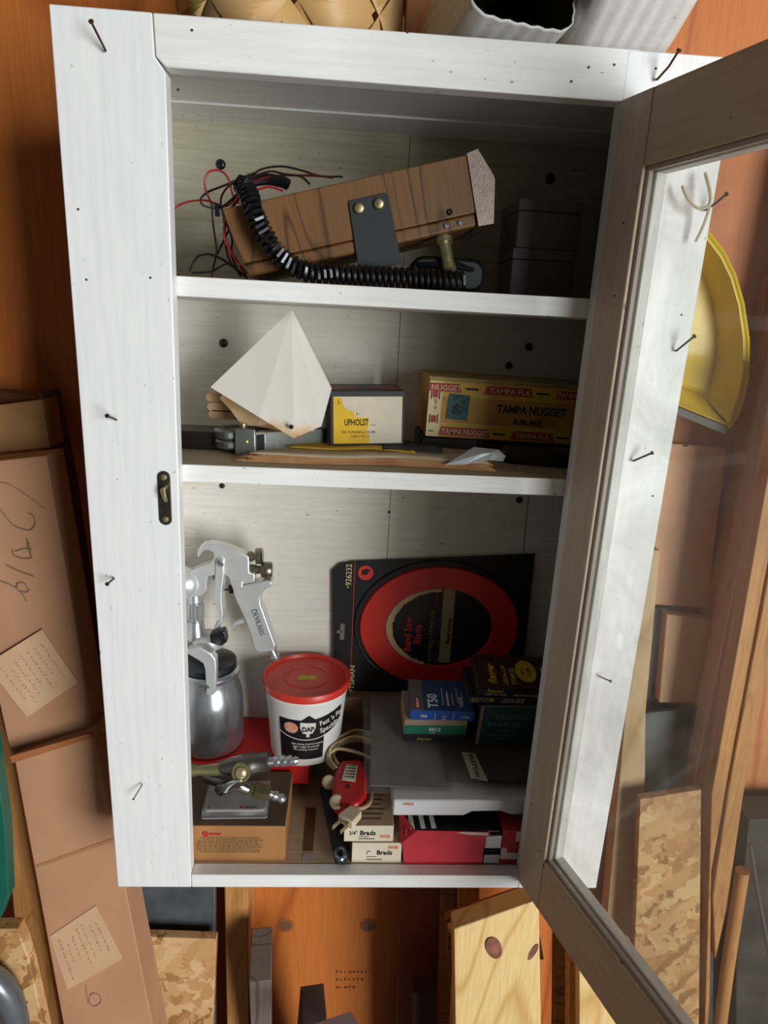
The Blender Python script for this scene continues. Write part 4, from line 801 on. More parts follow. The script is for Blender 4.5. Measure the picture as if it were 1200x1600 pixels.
b = MB(); b.box(.006, .0135, .004, .021, .0175, .0178); b.build('red_badge', plain('red_badge_print', '#a8342b', .5), t)
b = MB(); b.text('ARROW', .0048, TP(.0118, .0048, .0179, PI / 2), None); b.text('T50', .0200, TP(.0385, .0055, .0173, PI / 2), None, sx=.85, bold=.015); b.text('T50', .006, FR(.014, .005), None, bold=.02); b.text('1/4"', .0045, FR(.044, .006)); b.text('6mm', .0035, FR(.044, .002)); b.text('1,250', .0055, FR(.070, .0055)); b.box(.0345, .035, -.0004, 0, .002, .0125); b.box(.0595, .06, -.0004, 0, .002, .0125)
for k in range(5): b.box(.046 + .007 * k, .0468 + .007 * k, .012 + .004 * (k % 2), .045 - .005 * (k % 3), .0171, .0173)
b.text('STAPLES', .0055, TP(.073, .008, .0173, PI / 2)); b.text('HEAVY DUTY', .0045, TP(.055, .010, .0173, PI / 2)); b.build('lettering', WINK, t)
# right: dark teal box standing, rangers on top
g0 = IB @ onbag(742, 1163); g1 = IB @ onbag(838, 1166); wB = min(.098, g1.x - g0.x)
t = sbox('staple_box', 'dark green staple box standing at the right, with two lines of lettering', g0.x, g0.y, Z_, wB, .052, .0740, 0, TEAL)
MB().box(0, .0045, -.0003, 0, 0, .0735).build('pale_edge', TAL, t); MB().box(0, wB, -.0003, 0, .0725, .0739).build('pale_edge', TAL, t)
b = MB(); b.text('DUO-FAST', .0125, FR(.021, .050, -.0006), None, sx=.88, bold=.02, shear=.25); b.text('STAPLES', .0095, FR(.0125, .0365, -.0006), None, sx=1.35, bold=.02); b.text('Two thousand', .0055, FR(.024, .0265)); b.text('divergent chisel point', .0045, FR(.016, .0185)); b.text('staples', .0045, FR(.030, .0115)); b.build('lettering', plain('dim_green_print', '#5f807a', .6), t)
t = sbox('staple_box', 'thin dark staple box between the dark green box and the topmost black one', g0.x - .019, g0.y + .003, Z_ + .0744, .112, .060, .0120, .01, SK)
b = MB(); b.box(.005, .036, -.0003, 0, .0035, .0095); b.build('yellow_band', plain('pale_gold_print', '#a59859', .6), t)
b = MB(); b.text('Swingline', .0058, FR(.0065, .0048, -.0006), None, shear=.3, bold=.02); b.build('dark_lettering', INK, t)
b = MB(); b.text('1,000 No. 105 SM', .0045, FR(.046, .0062)); b.text('HEAVY STAPLES', .0045, FR(.046, .0018)); b.build('lettering', WINK, t)
t = sbox('staple_box', 'black and maroon staple box with yellow oval, topmost of the right stack', g0.x - .008, g0.y + .005, Z_ + .0868, .102, .066, .0170, -.03, SK, top=MAR)
b = MB(); b.text('Ranger', .0155, TP(.027, .006, .0172, PI / 2), None, shear=.3, bold=.03, sx=.9); b.text('1,250 No. 5-50', .0085, TP(.043, .004, .0172, PI / 2), None, bold=.02, sx=.75); b.text('STAPLES', .0100, TP(.055, .006, .0172, PI / 2), None, bold=.02, sx=.9); b.text('Ranger', .008, FR(.013, .007), None, shear=.3, bold=.03)
b.build('yellow_lettering', GOLD, t)
el = [(.0715 + .0145 * math.cos(2 * PI * k / 28), .0335 + .022 * math.sin(2 * PI * k / 28), .0171) for k in range(28)]; MB().prism(el, (0, 0, .0003)).build('yellow_oval', GOLD, t)
b = MB(); b.text('FITS', .0065, TP(.0685, .026, .0176, PI / 2)); b.text('T-50', .0085, TP(.0780, .023, .0176, PI / 2)); b.build('dark_lettering', INK, t)
b = MB(); b.text('1,250 No. 5-50', .005, FR(.010, .002)); b.text('HEAVY DUTY STAPLES', .004, FR(.050, .0022)); b.text('MADE IN USA', .005, TP(.096, .012, .0172, PI / 2)); b.build('lettering', WINK, t)
# band saw blade card leaning on the back panel
cx0, cz0 = P(527, 1083, y=.2445), .1365
BM = Matrix.Translation((cx0.x - .001, .2445, cz0)) @ Matrix.Rotation(-.035, 4, 'X')
bc = thing('band_saw_blade_card', 'black hanging card with red ring holding a band saw blade', 'tool card', BM)
IBM = BM.inverted(); nB = BM.to_3x3() @ Vector((0, 1, 0))
def oncard(x, y):      # crop pixel (3.333 per px, from 500,850) -> card plane
    px, py = 500 + x / 3.333, 850 + y / 3.333; d = CR * ((px - 600) / FL) - CU * ((py - 800) / FL) + CF
    q = IBM @ (CAM + d * ((BM.translation - CAM).dot(nB) / d.dot(nB))); return q
tl_, tr_, br_, bl_ = oncard(60, 140), oncard(1120, 50), oncard(1045, 760), oncard(75, 770)
tl2, tl3 = oncard(100, 100), oncard(170, 88)
CB = plain('black_glossy_card', '#141316', .4, 0, .1, 20)
MB().prism([(bl_.x, 0, 0), (br_.x, 0, 0), (tr_.x, 0, tr_.z), (tl3.x, 0, tl3.z), (tl2.x, 0, tl2.z), (tl_.x, 0, tl_.z)], (0, .0009, 0)).build('backing_card', CB, bc)
ci = oncard(620, 432); L_ = oncard(203, 440); T__ = oncard(620, 115); I_ = oncard(342, 450); IT = oncard(620, 228)
ra, rb_ = ci.x - L_.x, T__.z - ci.z; ia, ib = ci.x - I_.x, IT.z - ci.z
b = MB(); n = 72; vs = []
for k in range(n):
    a = 2 * PI * k / n; c_, s__ = math.cos(a), math.sin(a)
    vs += [(ci.x + ra * c_, -.0006, ci.z + rb_ * s__), (ci.x + ra * .985 * c_, -.0045, ci.z + rb_ * .985 * s__), (ci.x + ia * 1.01 * c_, -.0045, ci.z + ib * 1.01 * s__), (ci.x + ia * c_, -.0006, ci.z + ib * s__)]
fs = []
for k in range(n):
    j = (k + 1) % n
    for q in range(3): fs.append((4 * k + q, 4 * j + q, 4 * j + q + 1, 4 * k + q + 1))
b.add(vs, fs).build('red_ring', plain('red_ring_print', '#cf2a20', .35, 0, .08, 14), bc, smooth=True)
r_ = random.Random(12); b = MB(); vs = []; m_ = 46
for k in range(m_ + 1):
    a = PI * (.50 + .92 * k / m_); rr = (.90 + r_.uniform(-.02, .02)) if .5 > .0 else 0
    rr = .93 - .05 * math.sin(PI * k / m_) + r_.uniform(-.014, .014)
    vs += [(ci.x + ia * 1.0 * math.cos(a), -.0046, ci.z + ib * 1.0 * math.sin(a)), (ci.x + ia * rr * math.cos(a), -.0046, ci.z + ib * rr * math.sin(a))]
b.add(vs, [(2 * k, 2 * k + 2, 2 * k + 3, 2 * k + 1) for k in range(m_)]).build('torn_edge', plain('torn_card', '#c9b187', .85, 0, .2, 60), bc, label='torn beige inner edge of the ring')
MB().box(oncard(640, 300).x, oncard(700, 300).x, -.0012, -.0002, ci.z - ib * .92, ci.z + ib * .99).build('beige_strip', plain('beige_strip_print', '#a3946f', .7, 0, .1, 30), bc)
sx0, sx1 = oncard(172, 300).x, oncard(180, 300).x
MB().box(sx0, sx0 + .0014, -.0006, -.0001, .001, tl3.z - .001).build('red_line', plain('thin_red_print', '#a52a22', .5), bc)
p = oncard(238, 150); b = MB(); b.lathe([(.0115, 0), (.0115, .0004)], None, 26, Matrix.Translation((p.x, -.0001, p.z)) @ Matrix.Rotation(PI / 2, 4, 'X')); b.build('round_badge', plain('orange_red_print', '#dd3a22', .5), bc)
b = MB(); b.prism([(p.x - .006, -.0007, p.z - .003), (p.x + .003, -.0007, p.z - .003), (p.x + .003, -.0007, p.z + .001), (p.x + .008, -.0007, p.z + .004), (p.x + .002, -.0007, p.z + .007), (p.x - .006, -.0007, p.z + .004)], (0, -.0002, 0)); b.build('badge_print', INK, bc)
b = MB(); hk = oncard(116, 455); b.prism([(q[0] + hk.x, -.0003, q[2] + hk.z) for q in rrect(-.0035, .0035, -.014, .013, .003)], (0, -.0003, 0)); b.box(hk.x - .008, hk.x, -.0006, -.0002, hk.z - .003, hk.z + .002); b.build('hang_slot', plain('slot_showing_panel', '#6d6660', .7), bc, label='hanging slot showing the panel behind')
def ct(b, s, x, y, size, sx=1, bold=0, shear=0):
    q = oncard(x, y); b.text(s, size, FR(q.x, q.z, -.0016, PI / 2), None, sx=sx, bold=bold, shear=shear)
b = MB(); ct(b, '926232', 162, 215, .0125, .92, .01); ct(b, '9', 153, 228, .006); ct(b, 'CRAFTSMAN', 172, 845, .0105, 1.2, .02); b.build('pale_lettering', plain('cream_print', '#c9bf8f', .6), bc)
b = MB(); ct(b, 'Band Saw', 468, 560, .0165, .92, .012); ct(b, 'Blade', 522, 520, .0165, .92, .012); b.build('red_lettering', plain('pinkish_red_print', '#d63038', .5), bc)
b = MB(); ct(b, '80 inches long x 1/4 inch wide', 572, 640, .0092, .86, .01); b.build('olive_lettering', plain('olive_gold_print', '#8f8a55', .6), bc)
b = MB(); ct(b, 'Flexible back, 6 teeth per inch', 612, 620, .0088, .9, 0); ct(b, 'Metal cutting', 312, 175, .0032); b.box(oncard(626, 0).x, oncard(630, 0).x, -.0008, -.0002, ci.z - ib * .9, ci.z + ib * .9); b.build('dim_lettering', plain('dim_grey_red_print', '#6d4a4a', .6), bc)
b = MB(); ct(b, 'Metal cutting', 672, 520, .0085, .95, .01); b.build('strip_lettering', INK, bc)
pts = [(ci.x + ra * 1.05 * math.cos(2 * PI * k / 60), -.0030, ci.z + .002 + rb_ * 1.06 * math.sin(2 * PI * k / 60)) for k in range(60)]
MB().tube(pts, .0011, None, 6, close=True).build('blade_coil', plain('dark_blade', '#54525a', .3, .9), bc, smooth=True)
# thin rod standing against the back at the right
ob = MB().tube([P(826, 775, y=.236), P(818, 860, y=.236), P(805, 960, y=.237)], .0006, None, 6).build('thin_wire', INK, None); tagit(ob, 'thin dark wire hanging down in front of the blade card', 'wire')
# ------------------------------------------------------------------ on top of the cabinet
ZT = HT + .0004
# woven splint basket
bcx, bcy = (P(245, 10, y=.05).x + P(637, 30, y=.05).x) / 2, .127
RBk = (P(637, 30, y=.05).x - P(245, 10, y=.05).x) / 2
bas = thing('woven_basket', 'shallow basket woven from wide tan wooden splints on top of the cabinet', 'basket', Matrix.Translation((bcx, bcy, ZT)))
SPL = plain('tan_splint', '#d9b27c', .5, 0, .12, 9, '#c99f64', .1, (1, 1, .3)); SPL2 = plain('olive_splint', '#8f7c3f', .55, 0, .15, 9, '#7c6a34', .1)
nS = 8
def bprof(s_):    # arc length on the side -> radius, height
    r0 = RBk * .80
    if s_ < .05: a = s_ / .05 * PI / 2; return r0 + (RBk - r0) * math.sin(a) * .9, .0012 + .040 * (1 - math.cos(a))
    return RBk * .98 + (s_ - .05) * .12, .0412 + (s_ - .05)
for fam in (1, -1):
    for i in range(nS):
        vs = []; fs = []; nn = 26; wd = 2 * PI / nS * .455
        for k in range(nn + 1):
            s_ = .11 * k / nn; a0 = 2 * PI * i / nS + fam * s_ * 9.0 + (.14 if fam < 0 else 0)
            ph = (s_ * 18.0) / (2 * PI / nS) + (i + .0)
            off = .0016 * math.cos(PI * (ph + (0 if fam > 0 else 1)))
            r, z = bprof(s_)
            for e_ in (-1, 1):
                a = a0 + e_ * wd / 1.0; vs.append(((r + off) * math.cos(a), (r * .55 + off) * math.sin(a), z + (off + .0016) * (1 if s_ < .03 else 0)))
        for k in range(nn): fs.append((2 * k, 2 * k + 2, 2 * k + 3, 2 * k + 1))
        MB().add(vs, fs).build('splint', SPL2 if (fam < 0 and i in (1, 5)) else SPL, bas, solid=.0009, smooth=True)
ring = [(RBk * .86 * math.cos(2 * PI * k / 40), RBk * .86 * .55 * math.sin(2 * PI * k / 40), .0) for k in range(40)]
MB().prism(ring, (0, 0, .002)).build('base', SPL2, bas)
ring = [(RBk * 1.04 * math.cos(2 * PI * k / 48), RBk * 1.04 * .56 * math.sin(2 * PI * k / 48), .105) for k in range(48)]
MB().tube(ring, .006, None, 8, close=True).build('rim', SPL, bas, smooth=True)
# downspout elbows
DS = painted('white_enamel', '#e3e2de', '#cfccc4', 'Z', .5, .35, '#8a6a48'); DSI = plain('dark_inside', '#2b2b20', .6, 0, .2, 30)
def fluted(w_, h_, n=96, amp=.0016, nf=7):
    o = []
    for k in range(n):
        a = 2 * PI * k / n; c_, s__ = math.cos(a), math.sin(a); e = 5.0
        q = (abs(c_) ** e + abs(s__) ** e) ** (-1 / e); x, z = w_ / 2 * q * c_, h_ / 2 * q * s__
        if abs(s__) > abs(c_) * .9: z -= math.copysign(amp * (1 + math.cos(2 * PI * x / w_ * nf)) * .5 * min(1, (1.0 - abs(2 * x / w_)) * 6 if abs(2 * x / w_) < 1 else 0), z)
        else: x -= math.copysign(amp * (1 + math.cos(2 * PI * z / h_ * nf)) * .5, x)
        o.append((x, z))
    return o
def elbow(name, lb, path, w_, h_, roll, par_label):
    t = thing(name, lb, 'downspout', Matrix.Translation(Vector(path[0])), 'white downspout pieces on the cabinet')
    pts = cr(path, 6); prof = fluted(w_, h_); vs = []; fs = []; n = len(prof)
    for i, p in enumerate(pts):
        tdir = (pts[min(i + 1, len(pts) - 1)] - pts[max(i - 1, 0)]).normalized(); sd = Matrix.Rotation(roll, 3, tdir) @ tdir.cross(Vector((0, 0, 1))).normalized(); up = sd.cross(tdir)
        for x, z in prof: vs.append(p + sd * x + up * z)
    for i in range(len(pts) - 1):
        for k in range(n): fs.append((i * n + k, i * n + (k + 1) % n, (i + 1) * n + (k + 1) % n, (i + 1) * n + k))
    b = MB().add(vs, fs); b.build('tube', DS, t, world=True, solid=.0009, smooth=True)
    vs2 = [];
    for i, p in enumerate(pts):
        for k in range(n): v = vs[i * n + k]; vs2.append(p + (v - p) * .965)
    f2 = list(fs) + [[(len(pts) - 1) * n + k for k in range(n)]]
    MB().add(vs2, f2).build('lining', DSI, t, world=True, smooth=True, label='dark inside'); return t  # closed inner copy of the tube, coloured dark
elbow('downspout_elbow', 'white fluted downspout elbow, its dark mouth tilted forward at the right', [(.432, .014, ZT + .078), (.430, .040, ZT + .062), (.428, .075, ZT + .046), (.428, .12, ZT + .0425), (.428, .17, ZT + .0425)], .104, .080, 0, '')
elbow('downspout_length', 'white fluted downspout length lying beside the basket, open toward the right', [(.322, .018, ZT + .054), (.311, .060, ZT + .046), (.292, .15, ZT + .042), (.284, .20, ZT + .042)], .108, .078, 0, '')
ob = MB().box(P(640, 40, y=.10).x + .002, P(706, 50, y=.06).x, .215, .25, ZT, ZT + .16).build('board_offcut', plain('brown_board', '#9a5f35', .6, 0, .12, 14), None, bev=.001); tagit(ob, 'brown upright board offcut between the basket and the downspout', 'board')
# ------------------------------------------------------------------ left of the cabinet
def to_floor(pts, low):
    """carry the lower ends of a standing board on down to the floor"""
    n = len(pts); out = list(pts)
    for i in range(n):
        if low[i]:
            A = pts[i - 1] if not low[i - 1] else pts[(i + 1) % n]
            t_ = (-.929 - A.z) / (pts[i].z - A.z); q = A + (pts[i] - A) * t_; q.y = min(max(q.y, -.02), .31); out[i] = q
    return out
def slab(name, lb, cat, quad, th, mt, y=None, bev=.0015, group=None, kind=None):
    """board whose visible face passes through pixel corners (px, py, y) and which is th deep"""
    pts = to_floor([P(a, b_, y=c) for a, b_, c in quad], [b_ >= 1640 for a, b_, c in quad])
    ob = MB().prism(pts, (0, th, 0)).build(name, mt, None, bev=bev); tagit(ob, lb, cat, group, kind); return ob
def boxed(name, lb, cat, quad, th, mt, group=None, base=None):
    pts = [P(a, b_, y=c) for a, b_, c in quad]; t = thing(name, lb, cat, Matrix.Translation(pts[-1]), group)
    return t, pts
CB1 = plain('long_carton', '#bd8d69', .75, 0, .08, 7, '#b08060', .1)
# long carton, two halves
y0 = .115
t = thing('long_carton', 'long brown cardboard carton with taped notes leaning left of the cabinet', 'box', Matrix.Translation(P(40, 1180, y=y0)))
up_ = [P(-60, 726, y=y0 + .075), P(72, 712, y=y0 + .075), P(147, 1150, y=y0 + .02), P(18, 1186, y=y0 + .02), P(-20, 1010, y=y0 + .055)]
MB().prism(up_, (0, .055, 0)).build('upper_half', CB1, t, world=True, bev=.0015)
lo_ = [P(22, 1186, y=y0), P(146, 1146, y=y0), P(176, 1290, y=y0), P(246, 1640, y=y0), P(106, 1640, y=y0)]
MB().prism(to_floor(lo_, [0, 0, 0, 1, 1]), (0, .055, 0)).build('lower_half', CB1, t, world=True, bev=.0015)
MB().prism([P(17, 1179, y=y0 - .001), P(143, 1143, y=y0 - .001), P(146, 1150, y=y0 - .001), P(21, 1190, y=y0 - .001)], (0, -.004, 0)).build('tape_seam', plain('brown_seam', '#a2643a', .6), t, world=True)
MB().prism([P(56, 1352, y=y0 - .0003), P(176, 1309, y=y0 - .0003), P(177, 1314, y=y0 - .0003), P(57, 1357, y=y0 - .0003)], (0, -.0004, 0)).build('crease', plain('crease_card', '#a87650', .8), t, world=True)
def yu(py): return y0 + .075 - .055 * (py - 718) / 450 - .0014
def note(q, ys):
    pts = [P(a, b_, y=c) for (a, b_), c in zip(q, ys)]; PPR = plain('taped_note', '#cfa883', .7, 0, .06, 20, '#c79f7c')
    nrm = (pts[1] - pts[0]).cross(pts[3] - pts[0]).normalized()
    if nrm.y > 0: nrm = -nrm
    pts = [p + nrm * .0012 for p in pts]
    ob = MB().prism(pts, -nrm * .0008).build('taped_note', PPR, t, world=True, label='paper note with faded handwriting')
    b = MB(); r_ = random.Random(int(q[0][0]) + 5)
    for row in range(7):
        u0 = .13 + .12 * row; v = r_.uniform(.12, .3); end = r_.uniform(.6, .9)
        while v < end:
            l_ = r_.uniform(.03, .07); seg = []
            for k in range(4):
                uu = u0 + r_.uniform(-.022, .022); vv = v + l_ * k / 3; pp = pts[0].lerp(pts[1], vv).lerp(pts[3].lerp(pts[2], vv), uu); seg.append(pp + nrm * .0003)
            b.tube(seg, .00035, None, 4); v += l_ + r_.uniform(.01, .04)
    M_ = plain('pencil_grey', '#8a7360', .8); o2 = MB(); b.build('handwriting', M_, t, world=True)
note([(66, 983), (122, 1066), (43, 1120), (-22, 1038)], [yu(983), yu(1066), yu(1120), yu(1038)])
note([(150, 1414), (192, 1497), (106, 1546), (78, 1462)], [y0, y0, y0, y0])
PEN = plain('pencil_line', '#7c6a55', .8)
def stroke(b, pts, r=.0006):
    b.tube(cr([P(x, y, y=yu(y)) for x, y in pts], 5), r, None, 5)
b = MB(); stroke(b, [(46, 803), (44, 802), (52, 806), (55, 818), (48, 828), (36, 827), (20, 820), (8, 806), (2, 797)])
stroke(b, [(43, 842), (44, 856), (50, 872), (47, 858), (45, 848)]); stroke(b, [(50, 872), (36, 873), (22, 868), (20, 860)]); stroke(b, [(50, 858), (36, 858), (24, 862)])
stroke(b, [(53, 901), (30, 893), (11, 884)]); stroke(b, [(46, 924), (38, 912), (28, 912), (28, 922), (40, 926), (46, 922)]); stroke(b, [(0, 908), (20, 916), (32, 925), (42, 940)])
stroke(b, [(0, 754), (12, 756), (30, 766), (50, 780), (70, 795)], .0004)
b.build('pencil_marks', PEN, t, world=True, label='pencilled number 2319 reading sideways')
b = MB(); b.tube(cr([P(x, y, y=y0 - .0008) for x, y in ((140, 1556), (146, 1552), (156, 1556), (157, 1566), (148, 1572), (140, 1568), (140, 1558))], 5), .0005, None, 5); b.tube([P(134, 1540, y=y0 - .0008), P(138, 1570, y=y0 - .0008)], .0004, None, 5); b.build('pencil_loop', PEN, t, world=True)
# second carton behind
t2_ = thing('brown_carton', 'brown cardboard carton end behind the long carton at the left edge', 'box', Matrix.Translation(P(30, 660, y=.15)))
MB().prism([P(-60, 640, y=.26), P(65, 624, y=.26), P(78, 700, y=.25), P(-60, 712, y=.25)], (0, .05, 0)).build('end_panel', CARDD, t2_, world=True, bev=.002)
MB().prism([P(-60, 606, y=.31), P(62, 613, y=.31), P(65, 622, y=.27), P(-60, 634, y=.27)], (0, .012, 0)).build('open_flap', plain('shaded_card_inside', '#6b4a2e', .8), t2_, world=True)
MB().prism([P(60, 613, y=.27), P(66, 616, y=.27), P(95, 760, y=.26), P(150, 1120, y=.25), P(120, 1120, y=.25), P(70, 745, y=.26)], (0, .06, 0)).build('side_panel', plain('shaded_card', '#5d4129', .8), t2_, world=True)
# boards at far left
slab('leaning_board', 'narrow tan board leaning behind the long carton at the left edge', 'board', [(-2, 1110, .20), (20, 1190, .20), (100, 1640, .19), (40, 1640, .19), (0, 1180, .20)], .03, STUD)
slab('teal_sheet', 'teal green panel edge at the far left', 'panel', [(-40, 1120, .07), (-14, 1130, .07), (8, 1290, .07), (13, 1400, .07), (-2, 1440, .07), (-40, 1440, .07)], .02, plain('teal_paint', '#17614f', .4, 0, .15, 14))
slab('osb_offcut', 'small strand board piece in the lower left corner', 'board', [(-40, 1452, .06), (28, 1452, .06), (45, 1500, .06), (76, 1640, .05), (-40, 1640, .05)], .02, OSB)
ob = MB().tube(cr([P(-30, 1520, y=.03), P(0, 1540, y=.03), P(18, 1570, y=.03), P(28, 1620, y=.03), P(30, 1660, y=.03)], 6), .017, None, 16).build('grey_hose', plain('grey_tube', '#7b8184', .3, .5, .15, 30), None, smooth=True); tagit(ob, 'shiny grey tube curving into the bottom left corner', 'tube')
# ------------------------------------------------------------------ below the cabinet
slab('slate_sheet', 'dark grey slate-like panel standing below the left end of the cabinet', 'panel', [(205, 1340, .24), (336, 1340, .24), (336, 1640, .225), (225, 1640, .225)], .014, GALV)
slab('osb_board', 'strand board offcut with orange flakes below the cabinet, left of the stud', 'board', [(226, 1464, .20), (338, 1468, .20), (331, 1640, .19), (232, 1640, .19)], .016, OSB)
def post(name, lb, q, th, mt, cat='board', d=None):
    pts = [P(*a[:2], y=a[2]) for a in q]; ob = MB().prism(pts, d or (0, th, 0)).build(name, mt, None, bev=.0012); tagit(ob, lb, cat); return ob
def block(name, lb, c, w_, d_, h_, rz, mt, rx=0, ry=0):
    """squared timber; c is the top-face centre"""
    Mx = Matrix.Translation(c) @ Matrix.Rotation(rz, 4, 'Z') @ Matrix.Rotation(rx, 4, 'X') @ Matrix.Rotation(ry, 4, 'Y')
    ob = MB().box(-w_ / 2, w_ / 2, -d_ / 2, d_ / 2, -h_, 0).build(name, mt, None, bev=.0015); ob.matrix_world = Mx; W[ob.name] = Mx; tagit(ob, lb, 'block'); return ob
block('timber_block', 'weathered grey squared timber end just right of the stud', P(408, 1490, y=.19) + Vector((0, .0, .0)), .036, .085, .50, .10, GREYWOOD, .25)
block('timber_block', 'low dark timber block at the bottom beside the grey one', P(490, 1570, y=.16), .040, .060, .45, .15, plain('dark_timber', '#4a3a33', .8, 0, .25, 40), .3)
ob = MB().prism([P(470, 1606, z=-.36), P(548, 1580, z=-.36), P(585, 1640, z=-.36), P(470, 1660, z=-.36)], (0, 0, -.02)).build('grey_board', plain('grey_paint_board', '#8c8284', .5, 0, .1, 20), None, bev=.001); tagit(ob, 'corner of a grey painted board at the bottom edge of the photo', 'board')
pine = slab('pine_board', 'pale knotty pine board standing at lower right below the cabinet', 'board', [(709, 1452, .10), (842, 1406, .10), (846, 1640, .09), (712, 1640, .09)], .032, PINE)
slab('stained_board', 'dark brown board with a pale upper edge behind the pine board', 'board', [(697, 1440, .17), (832, 1394, .17), (850, 1500, .17), (700, 1500, .17)], .02, DARKWOOD)
slab('board_edge', 'thin pale edge strip lying across the dark brown board', 'board', [(700, 1452, .155), (836, 1408, .155), (838, 1414, .155), (702, 1459, .155)], .012, TAN)
slab('short_post', 'short tan post directly beneath the cabinet right of centre', 'post', [(716, 1340, .24), (750, 1340, .24), (748, 1470, .24), (716, 1470, .24)], .02, STUD)
slab('thin_batten', 'narrow brown batten standing right of the pine board', 'board', [(868, 1440, .17), (888, 1440, .17), (886, 1640, .17), (866, 1640, .17)], .02, DARKWOOD)
slab('thin_batten', 'second narrow batten, closest to the open door rail', 'board', [(889, 1440, .12), (903, 1440, .12), (903, 1640, .12), (888, 1640, .12)], .02, STUD)
slab('cream_board', 'cream pine board corner under the open door rail', 'board', [(905, 1480, .08), (990, 1480, .08), (985, 1640, .08), (905, 1640, .08)], .02, PINE)
slab('dark_block', 'nearly black block low in the gap left of the pine board', 'block', [(645, 1552, .20), (683, 1548, .20), (684, 1640, .20), (644, 1640, .20)], .03, plain('black_brown_wood', '#2a1b14', .8, 0, .2, 30))  # block in an almost black brown
slab('brown_plank', 'dark brown plank leaning on the wall between the plywood and the pine board', 'board', [(692, 1340, .26), (716, 1340, .26), (700, 1640, .24), (684, 1640, .24)], .03, DARKWOOD)
slab('shadow_panel', 'tall red-brown panel standing in the shade below the cabinet', 'panel', [(628, 1330, .30), (694, 1330, .30), (690, 1640, .29), (618, 1640, .29)], .012, plain('red_brown_panel', '#8a4527', .6, 0, .2, 12))
# ------------------------------------------------------------------ right of the cabinet, seen past and through the glass
slab('pale_upright', 'pale planed upright board along the right flank of the cabinet', 'board', [(1000, 860, .258), (1032, 860, .262), (1009, 1115, .262), (1005, 1640, .262), (930, 1640, .262)], .03, TAN)
slab('speckled_strip', 'dark speckled strip between the pale board and the tan block', 'strip', [(1018, 950, .335), (1050, 950, .335), (1036, 1130, .335), (1005, 1130, .335)], .012, plain('speckled_dark', '#5a544b', .8, 0, .5, 240, '#2e2a26'))
slab('tan_block', 'square tan board piece hung on the wall above the grey panel', 'board', [(1042, 960, .315), (1115, 969, .315), (1105, 1100, .315), (1030, 1098, .315)], .02, plain('tan_fibreboard', '#d9ae88', .7, 0, .08, 14, '#cfa27c'))
slab('plywood_panel', 'pinkish plywood panel on the wall above the tan block', 'panel', [(1010, 690, .335), (1135, 700, .335), (1105, 950, .335), (1008, 944, .335)], .012, plain('pinkish_ply', '#dba982', .65, 0, .12, 7, '#d09c74'))
slab('slate_sheet', 'tall grey sheet panel leaning behind the strand board at the right', 'panel', [(1000, 1115, .30), (1117, 1104, .30), (1114, 1640, .295), (990, 1640, .295)], .01, GALV)
slab('osb_sheet', 'large strand board sheet seen through the glass door', 'board', [(1000, 1249, .22), (1096, 1234, .22), (1092, 1640, .20), (985, 1640, .20)], .014, OSB)
slab('fir_upright', 'orange fir upright, the left of the pair seen through the glass', 'post', [(1232, 560, .21), (1262, 560, .21), (1134, 1240, .21), (1112, 1360, .21), (1108, 1640, .21), (1100, 1640, .21), (1112, 1240, .21)], .03, STUD)
slab('fir_upright', 'orange fir upright, the right of the pair seen through the glass', 'post', [(1264, 560, .205), (1300, 560, .205), (1162, 1240, .205), (1136, 1420, .205), (1118, 1500, .205), (1114, 1400, .205), (1137, 1240, .205)], .03, STUD)
slab('brown_upright', 'wide brown upright board behind the two fir posts', 'board', [(1200, 430, .33), (1290, 430, .33), (1160, 1240, .33), (1118, 1240, .33), (1150, 800, .33)], .02, wood('brown_fir', '#a77650', '#8c5b38', 'Z', 10, False, .6, .4, seed=8))
slab('dark_case', 'dark grey case in the lower right corner behind the glass', 'case', [(1170, 1280, .26), (1300, 1280, .26), (1300, 1640, .26), (1150, 1640, .26), (1150, 1480, .26)], .06, plain('dark_case_grey', '#4a433d', .5, 0, .3, 16, '#2c2825'))
ob = MB().tube([P(1160, 1360, y=.2), P(1140, 1490, y=.2), P(1120, 1640, y=.2)], .011, None, 14).build('wooden_handle', STUD, None, smooth=True); tagit(ob, 'tan wooden tool handle in front of the dark case', 'handle')
ob = MB().tube([P(1172, 1320, y=.19), P(1185, 1400, y=.19), P(1215, 1560, y=.19)], .003, None, 10).build('metal_rod', plain('grey_rod', '#8b8581', .35, .7), None, smooth=True); tagit(ob, 'thin grey metal rod slanting across the dark case', 'rod')
# wire nail and twine by the right stile
nail_ = MB().tube([P(930 + 145, 696, y=.33), P(1052, 700, y=.345)], .001, None, 6).build('wall_nail', NAILG, None); tagit(nail_, 'thin grey nail in the plywood just below the yellow dustpan', 'nail')
TW = plain('pale_twine', '#c9bf9f', .8)
ob = MB().tube(cr([P(1066, 290, y=-.012), P(1074, 309, y=-.014), P(1090, 325, y=-.016), P(1106, 322, y=-.018), P(1110, 305, y=-.018), P(1102, 270, y=-.012)], 6) , .0016, None, 6); ob.tube(cr([P(1110, 305, y=-.018), P(1108, 325, y=-.018), P(1100, 350, y=-.014), P(1087, 378, y=-.010)], 6), .0014, None, 6)
ob = ob.build('twine_loop', TW, None, smooth=True); tagit(ob, 'loop of pale twine hooked on the nail of the right stile', 'twine')
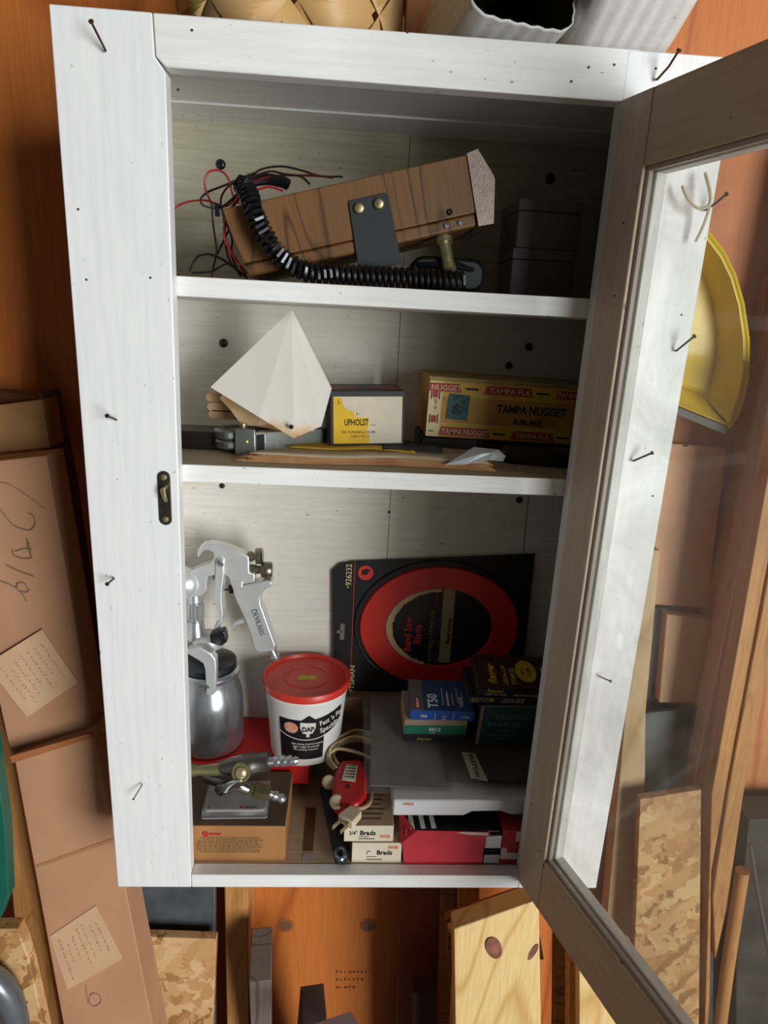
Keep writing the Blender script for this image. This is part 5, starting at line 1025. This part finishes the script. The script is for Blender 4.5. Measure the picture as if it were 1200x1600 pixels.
# yellow dustpan
dp = thing('dustpan', 'yellow plastic dustpan with dark lip hanging on the wall right of the cabinet', 'dustpan', Matrix.Translation(P(1110, 500, y=.30)))
YP = plain('yellow_plastic', '#e3c12a', .35, 0, .06, 20)
yf = .285
out = [(1138, 668), (1150, 652), (1160, 625), (1168, 588), (1168, 530), (1160, 475), (1147, 430), (1130, 395), (1108, 366), (1080, 345), (1048, 338), (1015, 345), (985, 370), (962, 410), (950, 460), (948, 520), (955, 570), (968, 600)]
oc = [P(a, b_, y=yf) for a, b_ in out]; cen_ = sum(oc, Vector()) / len(oc)
inn = [cen_ + (p - cen_) * .93 for p in oc]; back = [cen_ + (p - cen_) * .78 + Vector((0, .048, .004)) for p in oc]
MB().add(oc + inn + back, [(k, k + 1, k + 19, k + 18) for k in range(17)] + [(18 + k, 19 + k, 37 + k, 36 + k) for k in range(17)] + [list(range(36, 54))]).build('pan', YP, dp, world=True, solid=.002, smooth=True, angle=50)
MB().tube(oc, .0030, None, 8).build('rim', YP, dp, world=True, smooth=True)
lipb = [oc[0] + Vector((-.003, .002, .004)), oc[-1] + Vector((0, .002, .004)), back[-1] + Vector((0, 0, -.004)), back[0]]
MB().add(lipb, [(0, 1, 2, 3)]).build('ramp', YP, dp, world=True, solid=.002)
MB().prism([oc[0], oc[-1], oc[-1] + Vector((0, 0, -.010)), oc[0] + Vector((-.004, 0, -.010))], (0, .004, 0)).build('rubber_lip', plain('grey_rubber', '#56564a', .6), dp, world=True)
hx = (oc[10] + Vector((0, .03, 0))); MB().prism([hx + Vector((-.016, 0, -.01)), hx + Vector((.016, 0, -.01)), hx + Vector((.012, 0, .09)), hx + Vector((-.012, 0, .09))], (0, .012, 0)).build('grip', YP, dp, world=True, bev=.003)
# knots in the pine board and plugs in the plywood
K1 = plain('knot_brown', '#8f5a45', .6, 0, .3, 60, '#6d4337'); K2 = plain('knot_core', '#a8654a', .6, 0, .3, 90)
def disc(name, par, px, py, y, rx, rz, mt, tilt=0, th=.0005):
    p = P(px, py, y=y); MB().prism([(p.x + rx * math.cos(a) * math.cos(tilt) - rz * math.sin(a) * math.sin(tilt), y, p.z + rx * math.cos(a) * math.sin(tilt) + rz * math.sin(a) * math.cos(tilt)) for a in [2 * PI * k / 28 for k in range(28)]], (0, th, 0)).build(name, mt, par, world=False)
def pine_y(px, py):
    return .0985 if py < 1520 else .096
disc('knot', pine, 772, 1482, .0957, .0120, .0215, K1, .35, .004); disc('knot_core', pine, 773, 1484, .0954, .0055, .0105, K2, .35, .003)
disc('knot', pine, 833, 1488, .0957, .0050, .0165, K1, -.35, .003)
PLG = plain('plug_ring', '#9a5a2c', .6, 0, .2, 60); PLC = plain('plug_core', '#7b5138', .6, 0, .2, 60)
for px, py in ((446, 1446), (575, 1446)):
    disc('knot', wall, px, py, WY - .0006, .0165, .0175, PLG, 0, .0006); disc('knot_core', wall, px, py, WY - .0009, .0105, .0115, PLC, 0, .0009)
b = MB(); r_ = random.Random(8)
for row in range(3):
    p = P(525, 1520 + row * 12, y=WY - .0002); x = p.x
    for k in range(9 - 2 * row): b.box(x, x + r_.uniform(.002, .006), WY - .0004, WY, p.z, p.z + r_.uniform(.003, .007)); x += .0085
b.build('ink_stamp', plain('stamp_ink', '#5a2a12', .7), wall)['kind'] = 'stuff'
